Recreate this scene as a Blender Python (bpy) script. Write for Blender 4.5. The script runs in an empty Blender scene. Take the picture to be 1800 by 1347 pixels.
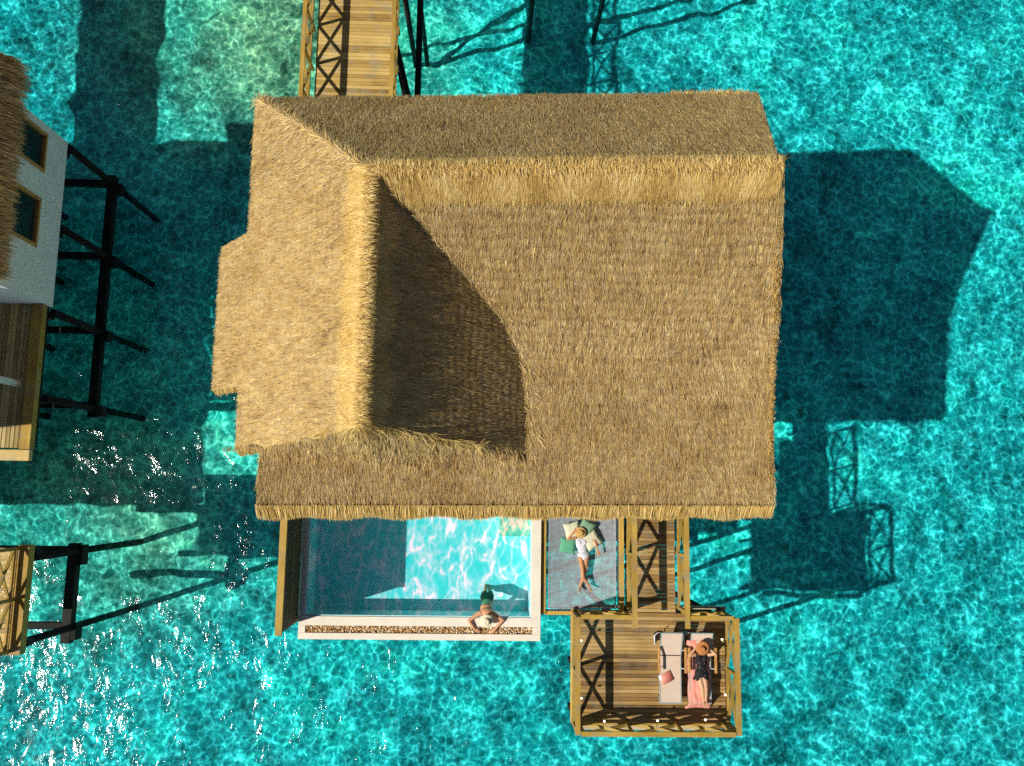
import bpy, bmesh, math, random
import numpy as np
from mathutils import Vector, Matrix
random.seed(7); rng = np.random.default_rng(7)
sc = bpy.context.scene
COL = sc.collection
# ------------------------------------------------------------------ levels and directions (metres, water at z = 0)
BED = -3.2; DECK = 3.8
SUNV = Vector((-0.97, -0.31, 1.0)).normalized()      # towards the sun

# ------------------------------------------------------------------ materials
def new_mat(name):
    m = bpy.data.materials.new(name); m.use_nodes = True
    nt = m.node_tree; nt.nodes.clear()
    out = nt.nodes.new('ShaderNodeOutputMaterial')
    return m, nt, out
def N(nt, typ, **kw):
    n = nt.nodes.new(typ)
    for k, v in kw.items():
        if k.startswith('i_'): n.inputs[k[2:].replace('_', ' ')].default_value = v
        else: setattr(n, k, v)
    return n
def ramp(nt, src, stops):
    r = nt.nodes.new('ShaderNodeValToRGB')
    e = r.color_ramp.elements
    e[0].position, e[0].color = stops[0][0], (*stops[0][1], 1)
    e[1].position, e[1].color = stops[-1][0], (*stops[-1][1], 1)
    for p, c in stops[1:-1]:
        x = e.new(p); x.color = (*c, 1)
    nt.links.new(src, r.inputs[0]); return r.outputs[0]
def mixc(nt, a, b, f, mode='MIX'):
    n = nt.nodes.new('ShaderNodeMix'); n.data_type = 'RGBA'; n.blend_type = mode
    for s, v in ((n.inputs[6], a), (n.inputs[7], b), (n.inputs[0], f)):
        if hasattr(v, 'is_linked'): nt.links.new(v, s)
        elif isinstance(v, (tuple, list)): s.default_value = (*v, 1)
        else: s.default_value = v
    return n.outputs[2]
def math_(nt, op, a, b=0.5, clamp=False):
    n = nt.nodes.new('ShaderNodeMath'); n.operation = op; n.use_clamp = clamp
    for s, v in ((n.inputs[0], a), (n.inputs[1], b)):
        if hasattr(v, 'is_linked'): nt.links.new(v, s)
        else: s.default_value = v
    return n.outputs[0]
def coords(nt, scale=(1, 1, 1)):
    g = nt.nodes.new('ShaderNodeNewGeometry')
    mp = nt.nodes.new('ShaderNodeMapping'); mp.inputs['Scale'].default_value = scale
    nt.links.new(g.outputs['Position'], mp.inputs[0]); return mp.outputs[0]
def noise(nt, vec, scale, detail=4, rough=.55, dist=0.0):
    n = N(nt, 'ShaderNodeTexNoise'); n.inputs['Scale'].default_value = scale
    n.inputs['Detail'].default_value = detail; n.inputs['Roughness'].default_value = rough
    n.inputs['Distortion'].default_value = dist
    nt.links.new(vec, n.inputs['Vector']); return n.outputs['Fac']
def principled(nt, out, color, rough=.7, bump=None, bstr=.4, bdist=.01, spec=.3):
    p = nt.nodes.new('ShaderNodeBsdfPrincipled')
    if hasattr(color, 'is_linked'): nt.links.new(color, p.inputs['Base Color'])
    else: p.inputs['Base Color'].default_value = (*color, 1)
    p.inputs['Roughness'].default_value = rough
    p.inputs['Specular IOR Level'].default_value = spec
    if bump is not None:
        b = nt.nodes.new('ShaderNodeBump'); b.inputs['Strength'].default_value = bstr
        b.inputs['Distance'].default_value = bdist
        nt.links.new(bump, b.inputs['Height']); nt.links.new(b.outputs[0], p.inputs['Normal'])
    nt.links.new(p.outputs[0], out.inputs[0]); return p
def tint_attr(nt):
    a = nt.nodes.new('ShaderNodeAttribute'); a.attribute_name = 'tint'; return a.outputs['Fac']

def simple(name, color, rough=.6, var=.15, scale=6, bstr=.15, spec=.3):
    m, nt, out = new_mat(name)
    v = coords(nt); f = noise(nt, v, scale, 5)
    c = ramp(nt, f, [(.3, tuple(x*(1-var) for x in color)), (.7, tuple(min(1, x*(1+var)) for x in color))])
    f2 = noise(nt, v, scale*12, 3)
    principled(nt, out, c, rough, f2, bstr, .004, spec); return m
def wood(name, axis, cols, rough=.65):
    """weathered timber, grain along the given axis, each board its own tone (face attribute tint)"""
    m, nt, out = new_mat(name)
    s = {'x': (1.2, 26, 26), 'y': (26, 1.2, 26), 'z': (26, 26, 1.2), 'n': (9, 9, 9)}[axis]
    v = coords(nt, s); g = noise(nt, v, 1.0, 5, .6, .6)
    t = tint_attr(nt)
    big = noise(nt, coords(nt), 1.3, 4)
    f = math_(nt, 'ADD', math_(nt, 'MULTIPLY', g, .55), math_(nt, 'MULTIPLY', t, .5))
    f = math_(nt, 'ADD', f, math_(nt, 'MULTIPLY', math_(nt, 'SUBTRACT', big, .5), .55))
    c = ramp(nt, f, [(.18, cols[0]), (.5, cols[1]), (.82, cols[2])])
    gw = ramp(nt, noise(nt, coords(nt), 2.1, 5, .65), [(.50, (0, 0, 0)), (.68, (1, 1, 1))])
    gm = sum(cols[1])/3*1.05
    c = mixc(nt, c, (gm, gm*.97, gm*.80), math_(nt, 'MULTIPLY', gw, .5))
    # knots
    vk = nt.nodes.new('ShaderNodeTexVoronoi'); vk.inputs['Scale'].default_value = 1.0
    sk = {'x': (2.2, 9, 9), 'y': (9, 2.2, 9), 'z': (9, 9, 2.2), 'n': (5, 5, 5)}[axis]
    nt.links.new(coords(nt, sk), vk.inputs['Vector'])
    kn = ramp(nt, vk.outputs['Distance'], [(.03, (1, 1, 1)), (.09, (0, 0, 0))])
    c = mixc(nt, c, tuple(x*.35 for x in cols[0]), math_(nt, 'MULTIPLY', kn, .75))
    principled(nt, out, c, rough, g, .35, .004, .25); return m

M = {}
DW = [(.11, .06, .020), (.33, .195, .06), (.54, .365, .14)]
M['deck_x'] = wood('weathered_decking', 'x', DW)
M['rail_y'] = wood('golden_timber_lengthwise', 'y', [(.13, .075, .012), (.40, .245, .04), (.60, .40, .095)])
M['rail_x'] = wood('golden_timber_crosswise', 'x', [(.13, .075, .012), (.42, .26, .035), (.60, .40, .09)])
M['rail_n'] = wood('golden_timber_lattice', 'n', [(.13, .08, .014), (.38, .25, .045), (.56, .38, .10)])
M['bridge_x'] = wood('pale_pine_boards', 'x', [(.20, .12, .03), (.50, .33, .095), (.66, .47, .16)])
M['fence'] = wood('stained_fence_boards', 'y', [(.025, .02, .008), (.10, .07, .022), (.26, .18, .06)])
M['terrace'] = wood('shaded_terrace_boards', 'y', [(.12, .08, .025), (.36, .26, .09), (.58, .44, .18)])
M['dark'] = wood('dark_treated_piles', 'n', [(.006, .007, .006), (.014, .014, .012), (.03, .028, .024)], .8)
M['beam_pale'] = simple('pale_painted_beam', (.50, .42, .28), .6, .2, 4)
M['plaster'] = simple('white_plaster_wall', (.84, .84, .80), .8, .05, 1.5)
M['coping'] = simple('cream_stone_coping', (.80, .73, .60), .7, .06, 3.0, .3)
M['grey_metal'] = simple('blue_grey_metal', (.30, .38, .38), .4, .08, 8)
M['white_metal'] = simple('white_metal', (.75, .76, .74), .4, .05, 8)
M['black'] = simple('black_rubber', (.012, .012, .013), .6, .1, 10)
M['sling'] = simple('beige_sling_fabric', (.66, .52, .40), .8, .05, 5, .3)
M['arm_wood'] = simple('orange_teak', (.55, .28, .08), .5, .2, 14)
M['towel'] = simple('pink_towelling', (.80, .33, .25), .95, .12, 9, .8)
M['skin_f'] = simple('warm_skin', (.56, .27, .13), .5, .06, 12, .05)
M['skin_p'] = simple('light_tan_skin', (.62, .36, .20), .5, .06, 12, .05)
M['skin_m'] = simple('sunburnt_skin', (.64, .32, .17), .5, .08, 12, .05)
M['hair'] = simple('dark_brown_hair', (.03, .016, .010), .5, .3, 40)
M['hat_tan'] = simple('tan_straw_hat', (.56, .33, .11), .8, .12, 30, .6)
M['hat_brown'] = simple('russet_felt_hat', (.46, .18, .05), .8, .12, 25, .3)
M['hat_white'] = simple('white_straw_hat', (.78, .68, .47), .8, .06, 30, .5)
M['ribbon'] = simple('dark_hat_ribbon', (.10, .04, .02), .7, .1, 20)
M['green_trunks'] = simple('dark_green_trunks', (.02, .06, .035), .8, .3, 12)
M['cushion_green'] = simple('sage_green_cotton', (.20, .34, .20), .9, .12, 10, .5)
M['cushion_teal'] = simple('jade_green_cotton', (.12, .40, .24), .9, .12, 10, .5)
M['rope'] = simple('pale_rope', (.38, .40, .43), .8, .15, 10)
M['sidewall'] = simple('underside_thatch', (.12, .08, .03), .9, .3, 8)

def cream_pattern():
    m, nt, out = new_mat('cream_woven_cushion')
    w = nt.nodes.new('ShaderNodeTexWave'); w.wave_type = 'BANDS'; w.bands_direction = 'DIAGONAL'
    w.inputs['Scale'].default_value = 9; w.inputs['Distortion'].default_value = 6; w.inputs['Detail'].default_value = 3
    nt.links.new(coords(nt), w.inputs['Vector'])
    c = ramp(nt, w.outputs['Fac'], [(.3, (.60, .58, .38)), (.7, (.78, .76, .56))])
    principled(nt, out, c, .9, w.outputs['Fac'], .5, .01); return m
M['cushion_cream'] = cream_pattern()
def floral(name, base, spots, thr=.27, scale=14):
    m, nt, out = new_mat(name)
    v = nt.nodes.new('ShaderNodeTexVoronoi'); v.inputs['Scale'].default_value = scale
    nt.links.new(coords(nt), v.inputs['Vector'])
    c = ramp(nt, v.outputs['Distance'], [(thr*.85, spots), (thr, base)])
    principled(nt, out, c, .7); return m
M['swimsuit'] = floral('white_floral_swimsuit', (.72, .72, .74), (.13, .16, .24), .3, 20)
M['black_lace'] = floral('black_printed_dress', (.012, .012, .016), (.34, .20, .09), .16, 13)
def magazine():
    m, nt, out = new_mat('pink_printed_cover')
    tc = nt.nodes.new('ShaderNodeTexCoord'); sp = nt.nodes.new('ShaderNodeSeparateXYZ')
    nt.links.new(tc.outputs['Generated'], sp.inputs[0])
    n = noise(nt, tc.outputs['Generated'], 4, 3)
    f = math_(nt, 'ADD', sp.outputs[0], math_(nt, 'MULTIPLY', math_(nt, 'SUBTRACT', n, .5), .12))
    c = ramp(nt, f, [(.14, (.86, .84, .80)), (.22, (.80, .38, .28)), (.6, (.62, .20, .15)), (.9, (.34, .09, .09))])
    principled(nt, out, c, .4); return m
M['magazine'] = magazine()
def pebble():
    m, nt, out = new_mat('mixed_pebbles')
    c = ramp(nt, tint_attr(nt), [(0, (.20, .09, .03)), (.3, (.48, .26, .08)), (.65, (.62, .42, .20)), (1, (.84, .74, .56))])
    principled(nt, out, c, .6); return m
M['pebble'] = pebble()
def glow():
    m, nt, out = new_mat('lit_lamp_globe')
    e = nt.nodes.new('ShaderNodeEmission'); e.inputs[0].default_value = (1, .88, .60, 1); e.inputs[1].default_value = 2.5
    nt.links.new(e.outputs[0], out.inputs[0]); return m
M['glow'] = glow()
def glass():
    m, nt, out = new_mat('tinted_window_glass')
    p = principled(nt, out, (.016, .030, .030), .05, spec=.8); return m
M['glass'] = glass()

def thatch(name, stops, rough=.8):
    m, nt, out = new_mat(name)
    t = tint_attr(nt)
    v = coords(nt); n1 = noise(nt, v, 1.1, 4, .6); n2 = noise(nt, v, 30, 2)
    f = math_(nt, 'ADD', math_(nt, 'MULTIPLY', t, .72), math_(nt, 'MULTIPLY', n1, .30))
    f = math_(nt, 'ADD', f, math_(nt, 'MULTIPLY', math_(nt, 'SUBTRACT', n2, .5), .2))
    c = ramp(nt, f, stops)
    d = nt.nodes.new('ShaderNodeBsdfDiffuse'); nt.links.new(c, d.inputs[0])
    tr = nt.nodes.new('ShaderNodeBsdfTranslucent'); nt.links.new(c, tr.inputs[0])
    g = nt.nodes.new('ShaderNodeBsdfGlossy'); g.inputs['Roughness'].default_value = .45
    g.inputs[0].default_value = (.9, .8, .6, 1)
    a = nt.nodes.new('ShaderNodeMixShader'); a.inputs[0].default_value = .12
    nt.links.new(d.outputs[0], a.inputs[1]); nt.links.new(tr.outputs[0], a.inputs[2])
    b = nt.nodes.new('ShaderNodeMixShader'); b.inputs[0].default_value = .05
    nt.links.new(a.outputs[0], b.inputs[1]); nt.links.new(g.outputs[0], b.inputs[2])
    nt.links.new(b.outputs[0], out.inputs[0]); return m
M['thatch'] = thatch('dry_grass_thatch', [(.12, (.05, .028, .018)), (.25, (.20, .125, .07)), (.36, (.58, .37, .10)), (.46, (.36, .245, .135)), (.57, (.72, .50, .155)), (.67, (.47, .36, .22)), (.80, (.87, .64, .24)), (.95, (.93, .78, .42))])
M['thatch_gold'] = thatch('golden_ridge_straw', [(.08, (.28, .14, .03)), (.34, (.58, .37, .10)), (.64, (.80, .56, .18)), (.95, (.92, .78, .42))])
M['thatch_base'] = simple('packed_thatch', (.17, .105, .042), .9, .45, 7, .8)

def seabed_mat():
    m, nt, out = new_mat('sand_and_seagrass')
    v = coords(nt)
    big = noise(nt, v, .11, 5, .6, .4); mid = noise(nt, v, .75, 6, .65, .8); fine = noise(nt, v, 5, 5, .6)
    f = math_(nt, 'ADD', math_(nt, 'MULTIPLY', big, .66), math_(nt, 'MULTIPLY', mid, .62))
    f = math_(nt, 'ADD', f, math_(nt, 'MULTIPLY', math_(nt, 'SUBTRACT', fine, .5), .5))
    c = ramp(nt, f, [(.47, (.14, .16, .15)), (.58, (.36, .37, .35)), (.68, (.52, .53, .48)), (.82, (.88, .84, .62))])
    # small dark coral heads and weed tufts
    vo = nt.nodes.new('ShaderNodeTexVoronoi'); vo.inputs['Scale'].default_value = 1.35
    nv = nt.nodes.new('ShaderNodeTexNoise'); nv.inputs['Scale'].default_value = 1.7; nt.links.new(v, nv.inputs['Vector'])
    ad = nt.nodes.new('ShaderNodeVectorMath'); ad.operation = 'ADD'
    nt.links.new(v, ad.inputs[0]); nt.links.new(nv.outputs['Color'], ad.inputs[1]); nt.links.new(ad.outputs[0], vo.inputs['Vector'])
    s = ramp(nt, vo.outputs['Distance'], [(.12, (1, 1, 1)), (.30, (0, 0, 0))])
    c = mixc(nt, c, (.05, .14, .12), math_(nt, 'MULTIPLY', s, .72))
    principled(nt, out, c, .95, mid, .6, .25, .1); return m
M['bed'] = seabed_mat()

def water_mat(name, lo, hi, cell, warp, chop, gloss_rough, bstr, amount=1.0, shallow=False, stretch=None):
    """rippled water: a cell pattern imitating caustic light is painted into the transmission colour"""
    m, nt, out = new_mat(name)
    v = coords(nt)
    if stretch:
        v = coords(nt, stretch); v.node.inputs['Rotation'].default_value = (0, 0, math.radians(-32))
    nv = nt.nodes.new('ShaderNodeTexNoise'); nv.inputs['Scale'].default_value = cell*.8; nv.inputs['Detail'].default_value = 1.5
    nt.links.new(v, nv.inputs['Vector'])
    sub = nt.nodes.new('ShaderNodeVectorMath'); sub.operation = 'SUBTRACT'; sub.inputs[1].default_value = (.5, .5, .5)
    nt.links.new(nv.outputs['Color'], sub.inputs[0])
    scl = nt.nodes.new('ShaderNodeVectorMath'); scl.operation = 'SCALE'; scl.inputs['Scale'].default_value = warp
    nt.links.new(sub.outputs[0], scl.inputs[0])
    ad = nt.nodes.new('ShaderNodeVectorMath'); ad.operation = 'ADD'
    nt.links.new(v, ad.inputs[0]); nt.links.new(scl.outputs[0], ad.inputs[1])
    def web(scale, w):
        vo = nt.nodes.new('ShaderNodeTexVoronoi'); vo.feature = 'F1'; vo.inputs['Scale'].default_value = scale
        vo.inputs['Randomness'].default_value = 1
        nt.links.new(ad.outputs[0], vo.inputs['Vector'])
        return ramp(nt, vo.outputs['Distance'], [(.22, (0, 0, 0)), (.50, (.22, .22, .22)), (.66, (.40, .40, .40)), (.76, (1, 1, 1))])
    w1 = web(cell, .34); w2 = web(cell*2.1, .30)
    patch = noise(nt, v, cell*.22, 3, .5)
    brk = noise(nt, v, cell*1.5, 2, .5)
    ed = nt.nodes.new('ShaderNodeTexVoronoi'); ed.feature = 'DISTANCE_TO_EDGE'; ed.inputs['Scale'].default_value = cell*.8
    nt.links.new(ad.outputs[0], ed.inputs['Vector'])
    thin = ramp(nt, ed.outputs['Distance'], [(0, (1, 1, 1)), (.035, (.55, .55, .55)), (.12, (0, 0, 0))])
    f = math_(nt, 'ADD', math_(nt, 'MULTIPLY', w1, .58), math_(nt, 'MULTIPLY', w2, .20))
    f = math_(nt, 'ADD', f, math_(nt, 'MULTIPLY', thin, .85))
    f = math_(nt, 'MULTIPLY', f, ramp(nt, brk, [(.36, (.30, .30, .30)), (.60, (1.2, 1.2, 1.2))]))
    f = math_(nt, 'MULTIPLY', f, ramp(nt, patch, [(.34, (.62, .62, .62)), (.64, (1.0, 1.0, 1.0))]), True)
    c = mixc(nt, lo, hi, math_(nt, 'MULTIPLY', f, amount))  # bright caustic web put into the see-through colour, independent of the wave bumps
    if shallow:     # less water over the sand banks: more red and yellow comes through
        def bank(x, y, rad):
            d = nt.nodes.new('ShaderNodeVectorMath'); d.operation = 'DISTANCE'; d.inputs[1].default_value = (x, y, 0)
            nt.links.new(ad.outputs[0], d.inputs[0])
            e = math_(nt, 'ADD', d.outputs['Value'], math_(nt, 'MULTIPLY', noise(nt, v, .35, 4), rad*.7))
            mr = nt.nodes.new('ShaderNodeMapRange'); mr.interpolation_type = 'SMOOTHSTEP'
            mr.inputs['From Min'].default_value = rad*1.5; mr.inputs['From Max'].default_value = rad*.75
            nt.links.new(e, mr.inputs[0]); return mr.outputs[0]
        bk = math_(nt, 'MAXIMUM', bank(-9.5, 16.5, 6), math_(nt, 'MULTIPLY', bank(-13, -1.5, 5), .7))
        c = mixc(nt, c, mixc(nt, (.42, .80, .60), (1.6, 1.95, 1.35), f), math_(nt, 'MULTIPLY', bk, .8))
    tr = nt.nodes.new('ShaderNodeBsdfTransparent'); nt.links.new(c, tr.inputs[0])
    va = coords(nt, (1.22, .88, 1))
    h1 = noise(nt, va, chop, 4, .55, .6); h2 = noise(nt, va, chop*3.7, 4, .6, .8)
    sw = noise(nt, v, chop*.28, 2, .5)
    h = math_(nt, 'ADD', math_(nt, 'MULTIPLY', h1, 1.0), math_(nt, 'MULTIPLY', h2, .13))
    h = math_(nt, 'MULTIPLY', h, ramp(nt, noise(nt, v, .45, 3), [(.36, (.35, .35, .35)), (.6, (1, 1, 1))]))
    h = math_(nt, 'ADD', h, math_(nt, 'MULTIPLY', sw, 1.8))
    b = nt.nodes.new('ShaderNodeBump'); b.inputs['Strength'].default_value = 1; b.inputs['Distance'].default_value = bstr
    nt.links.new(h, b.inputs['Height'])
    g = nt.nodes.new('ShaderNodeBsdfGlossy'); g.inputs['Roughness'].default_value = gloss_rough
    nt.links.new(b.outputs[0], g.inputs['Normal'])
    fr = nt.nodes.new('ShaderNodeFresnel'); fr.inputs['IOR'].default_value = 1.33
    mx = nt.nodes.new('ShaderNodeMixShader')
    nt.links.new(math_(nt, 'MULTIPLY', fr.outputs[0], 2.1), mx.inputs[0]); nt.links.new(tr.outputs[0], mx.inputs[1]); nt.links.new(g.outputs[0], mx.inputs[2])
    nt.links.new(mx.outputs[0], out.inputs[0]); return m
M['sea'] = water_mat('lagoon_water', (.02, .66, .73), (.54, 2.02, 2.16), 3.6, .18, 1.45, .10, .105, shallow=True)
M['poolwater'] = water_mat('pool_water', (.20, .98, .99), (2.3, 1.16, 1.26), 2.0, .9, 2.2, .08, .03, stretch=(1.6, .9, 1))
def pool_tile():
    m, nt, out = new_mat('aqua_pool_plaster')
    v = coords(nt); f = noise(nt, v, 2.5, 4)
    c = ramp(nt, f, [(.3, (.50, .82, .84)), (.7, (.60, .90, .93))])
    principled(nt, out, c, .6, f, .1, .01); return m
M['basin'] = pool_tile()
M['ledge'] = simple('pale_ledge_stone', (.72, .76, .56), .7, .25, 5)

# ------------------------------------------------------------------ mesh builder
class MB:
    def __init__(s): s.v = []; s.f = []; s.t = []
    def _add(s, vs, fs, tint=None):
        o = len(s.v); s.v += [tuple(p) for p in vs]; s.f += [tuple(o+i for i in f) for f in fs]
        t = random.random() if tint is None else tint
        s.t += [t]*len(fs)
    def box(s, x0, x1, y0, y1, z0, z1, tint=None, bev=.006):
        b = min(bev, (x1-x0)*.3, (y1-y0)*.3, (z1-z0)*.3)
        lo = [(x0+b, y0+b, z0), (x1-b, y0+b, z0), (x1-b, y1-b, z0), (x0+b, y1-b, z0)]
        m0 = [(x0, y0, z0+b), (x1, y0, z0+b), (x1, y1, z0+b), (x0, y1, z0+b)]
        m1 = [(x0, y0, z1-b), (x1, y0, z1-b), (x1, y1, z1-b), (x0, y1, z1-b)]
        hi = [(x0+b, y0+b, z1), (x1-b, y0+b, z1), (x1-b, y1-b, z1), (x0+b, y1-b, z1)]
        fs = [(3, 2, 1, 0), (12, 13, 14, 15)]
        for r in range(3):
            for k in range(4): fs.append((r*4+k, r*4+(k+1) % 4, r*4+4+(k+1) % 4, r*4+4+k))
        s._add(lo+m0+m1+hi, fs, tint); return s
    def beam(s, a, b, w, h, tint=None, up=(0, 0, 1)):
        a = Vector(a); b = Vector(b); d = (b-a).normalized(); up = Vector(up)
        if abs(d.dot(up)) > .95: up = Vector((0, 1, 0))
        sx = d.cross(up).normalized()*w/2; sy = sx.normalized().cross(d)*h/2
        vs = [a-sx-sy, a+sx-sy, a+sx+sy, a-sx+sy, b-sx-sy, b+sx-sy, b+sx+sy, b-sx+sy]
        s._add(vs, [(0, 1, 2, 3), (7, 6, 5, 4), (0, 4, 5, 1), (1, 5, 6, 2), (2, 6, 7, 3), (3, 7, 4, 0)], tint); return s
    def tube(s, pts, r, n=8, tint=None, r2=None):
        pts = [Vector(p) for p in pts]; vs = []; fs = []
        for i, p in enumerate(pts):
            d = (pts[min(i+1, len(pts)-1)]-pts[max(i-1, 0)]).normalized()
            u = Vector((0, 0, 1)) if abs(d.z) < .9 else Vector((1, 0, 0))
            a = d.cross(u).normalized(); b = a.cross(d)
            rr = r if r2 is None else r+(r2-r)*i/(len(pts)-1)
            for k in range(n):
                t = 2*math.pi*k/n; vs.append(p+a*rr*math.cos(t)+b*rr*math.sin(t))
        for i in range(len(pts)-1):
            for k in range(n): fs.append((i*n+k, i*n+(k+1) % n, (i+1)*n+(k+1) % n, (i+1)*n+k))
        fs.append(tuple(range(n))[::-1]); fs.append(tuple((len(pts)-1)*n+k for k in range(n)))
        s._add(vs, fs, tint); return s
    def lathe(s, c, prof, n=20, tint=None, axis=(0, 0, 1), sx=1.0, sy=1.0):
        ax = Vector(axis).normalized(); q = Vector((0, 0, 1)).rotation_difference(ax); vs = []; fs = []
        for r, z in prof:
            for k in range(n):
                t = 2*math.pi*k/n
                vs.append(Vector(c)+q @ Vector((r*math.cos(t)*sx, r*math.sin(t)*sy, z)))
        for i in range(len(prof)-1):
            for k in range(n): fs.append((i*n+k, i*n+(k+1) % n, (i+1)*n+(k+1) % n, (i+1)*n+k))
        fs.append(tuple(range(n))[::-1]); fs.append(tuple((len(prof)-1)*n+k for k in range(n)))
        s._add(vs, fs, tint); return s
    def ell(s, c, r, n=16, m=10, tint=None, rot=None):
        c = Vector(c); vs = []; fs = []
        for i in range(1, m):
            ph = math.pi*i/m
            for k in range(n):
                t = 2*math.pi*k/n
                p = Vector((r[0]*math.sin(ph)*math.cos(t), r[1]*math.sin(ph)*math.sin(t), r[2]*math.cos(ph)))
                vs.append(c+(rot @ p if rot else p))
        top = len(vs); vs.append(c+(rot @ Vector((0, 0, r[2])) if rot else Vector((0, 0, r[2]))))
        vs.append(c-(rot @ Vector((0, 0, r[2])) if rot else Vector((0, 0, r[2]))))
        for i in range(m-2):
            for k in range(n): fs.append((i*n+k, (i+1)*n+k, (i+1)*n+(k+1) % n, i*n+(k+1) % n))
        for k in range(n):
            fs.append((top, k, (k+1) % n)); fs.append((top+1, (m-2)*n+(k+1) % n, (m-2)*n+k))
        s._add(vs, fs, tint); return s
    def build(s, name, mat, parent=None, smooth=False, origin=None):
        me = bpy.data.meshes.new(name)
        if origin is None and parent is None:
            a = np.array(s.v); origin = ((a[:, 0].min()+a[:, 0].max())/2, (a[:, 1].min()+a[:, 1].max())/2, a[:, 2].min())
        if parent is not None: origin = parent.matrix_world.translation if parent.type == 'EMPTY' else PW[parent.name]
        o3 = Vector(origin)
        me.from_pydata([(p[0]-o3.x, p[1]-o3.y, p[2]-o3.z) for p in s.v], [], s.f)
        at = me.attributes.new('tint', 'FLOAT', 'FACE'); at.data.foreach_set('value', s.t)
        if smooth: me.polygons.foreach_set('use_smooth', [True]*len(s.f))
        me.materials.append(M[mat] if isinstance(mat, str) else mat); me.update()
        return link(name, me, parent, o3)
PW = {}
def link(name, me, parent, origin):
    o = bpy.data.objects.new(name, me); COL.objects.link(o)
    if parent is None: o.location = origin
    else: o.parent = parent
    PW[o.name] = Vector(origin); return o
def empty(name, loc, label, cat, group=None):
    o = bpy.data.objects.new(name, None); COL.objects.link(o); o.location = loc; o.empty_display_size = .2
    o.matrix_world = Matrix.Translation(loc); PW[o.name] = Vector(loc)
    return tag(o, label, cat, group)
def tag(o, label=None, cat=None, group=None, kind=None):
    for k, v in (('label', label), ('category', cat), ('group', group), ('kind', kind)):
        if v: o[k] = v
    return o
def copy_thing(t, dx, dy, dz=0, label=None):
    c = t.copy(); COL.objects.link(c); c.location = t.location+Vector((dx, dy, dz))
    if label: c['label'] = label
    for ch in [o for o in list(t.children)]:
        k = ch.copy(); COL.objects.link(k); k.parent = c
        for g in list(ch.children):
            q = g.copy(); COL.objects.link(q); q.parent = k
    return c

# ------------------------------------------------------------------ seabed and lagoon
def sheet(name, z, half, n, mat, disp=0):
    xs = np.array(sorted(set([-half, -half*.5, -120, -60]+list(np.linspace(-26, 26, n))+[60, 120, half*.5, half])))
    X, Y = np.meshgrid(xs, xs); Z = np.full_like(X, z)
    if disp:
        w_ = np.zeros_like(X); r2 = np.random.default_rng(3)
        for k in range(26):
            a = r2.uniform(0, 6.28); fq = r2.uniform(2.2, 8); w_ += np.sin((X*math.cos(a)+Y*math.sin(a))*fq+r2.uniform(0, 6.28)+1.2*np.sin(X*.4+k)+1.2*np.cos(Y*.37-k))*(1.0/fq**.55)
        Z += disp*w_*(np.abs(X) < 27)*(np.abs(Y) < 27)
    m = len(xs); idx = np.arange(m*m).reshape(m, m)
    F = np.stack([idx[:-1, :-1], idx[:-1, 1:], idx[1:, 1:], idx[1:, :-1]], -1).reshape(-1, 4)
    me = bpy.data.meshes.new(name); me.vertices.add(m*m); me.vertices.foreach_set('co', np.stack([X, Y, Z], -1).astype(np.float32).ravel())
    me.loops.add(F.size); me.loops.foreach_set('vertex_index', F.astype(np.int32).ravel())
    me.polygons.add(len(F)); me.polygons.foreach_set('loop_start', np.arange(0, F.size, 4, dtype=np.int32)); me.update(calc_edges=True)
    me.polygons.foreach_set('use_smooth', [True]*len(F)); me.materials.append(M[mat])
    return tag(link(name, me, None, Vector((0, 0, 0))), kind='structure')
sheet('seabed', BED, 1500, 380, 'bed', .045)
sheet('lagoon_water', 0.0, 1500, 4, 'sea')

# ------------------------------------------------------------------ thatch tools
def fast_mesh(name, V, F4, tint, mat, parent):
    o3 = np.array(parent.matrix_world.translation if parent.type == 'EMPTY' else PW[parent.name])
    me = bpy.data.meshes.new(name); V = V-o3
    me.vertices.add(len(V)); me.vertices.foreach_set('co', V.astype(np.float32).ravel())
    me.loops.add(F4.size); me.loops.foreach_set('vertex_index', F4.astype(np.int32).ravel())
    me.polygons.add(len(F4)); me.polygons.foreach_set('loop_start', np.arange(0, F4.size, F4.shape[1], dtype=np.int32))
    me.update(calc_edges=True)
    at = me.attributes.new('tint', 'FLOAT', 'FACE'); at.data.foreach_set('value', tint.astype(np.float32))
    me.materials.append(M[mat]); return link(name, me, parent, Vector(o3))
def blades(P0, D, Nn, L, W, lift, droop=0.0):
    """tapering straws: root P0, direction D (unit), surface normal Nn, length, width, lift of the tip -> verts, quads (2 per straw)"""
    n = len(P0); side = np.cross(D, Nn); side /= np.linalg.norm(side, axis=1)[:, None]+1e-9
    ang = rng.normal(0, .45, n)[:, None]
    side = side*np.cos(ang)+Nn*np.sin(ang)
    mid = P0+D*(L*.55)[:, None]+Nn*(lift*.75)[:, None]
    tip = P0+D*L[:, None]+Nn*lift[:, None]; tip[:, 2] -= droop*L
    w = W[:, None]*.5
    V = np.stack([P0-side*w, P0+side*w, mid-side*w*.9, mid+side*w*.9, tip-side*w*.3, tip+side*w*.3], 1).reshape(-1, 3)
    b = (np.arange(n)*6)[:, None]
    F = np.concatenate([b+np.array([[0, 1, 3, 2]]), b+np.array([[2, 3, 5, 4]])], 1).reshape(-1, 4)
    return V, F
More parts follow.
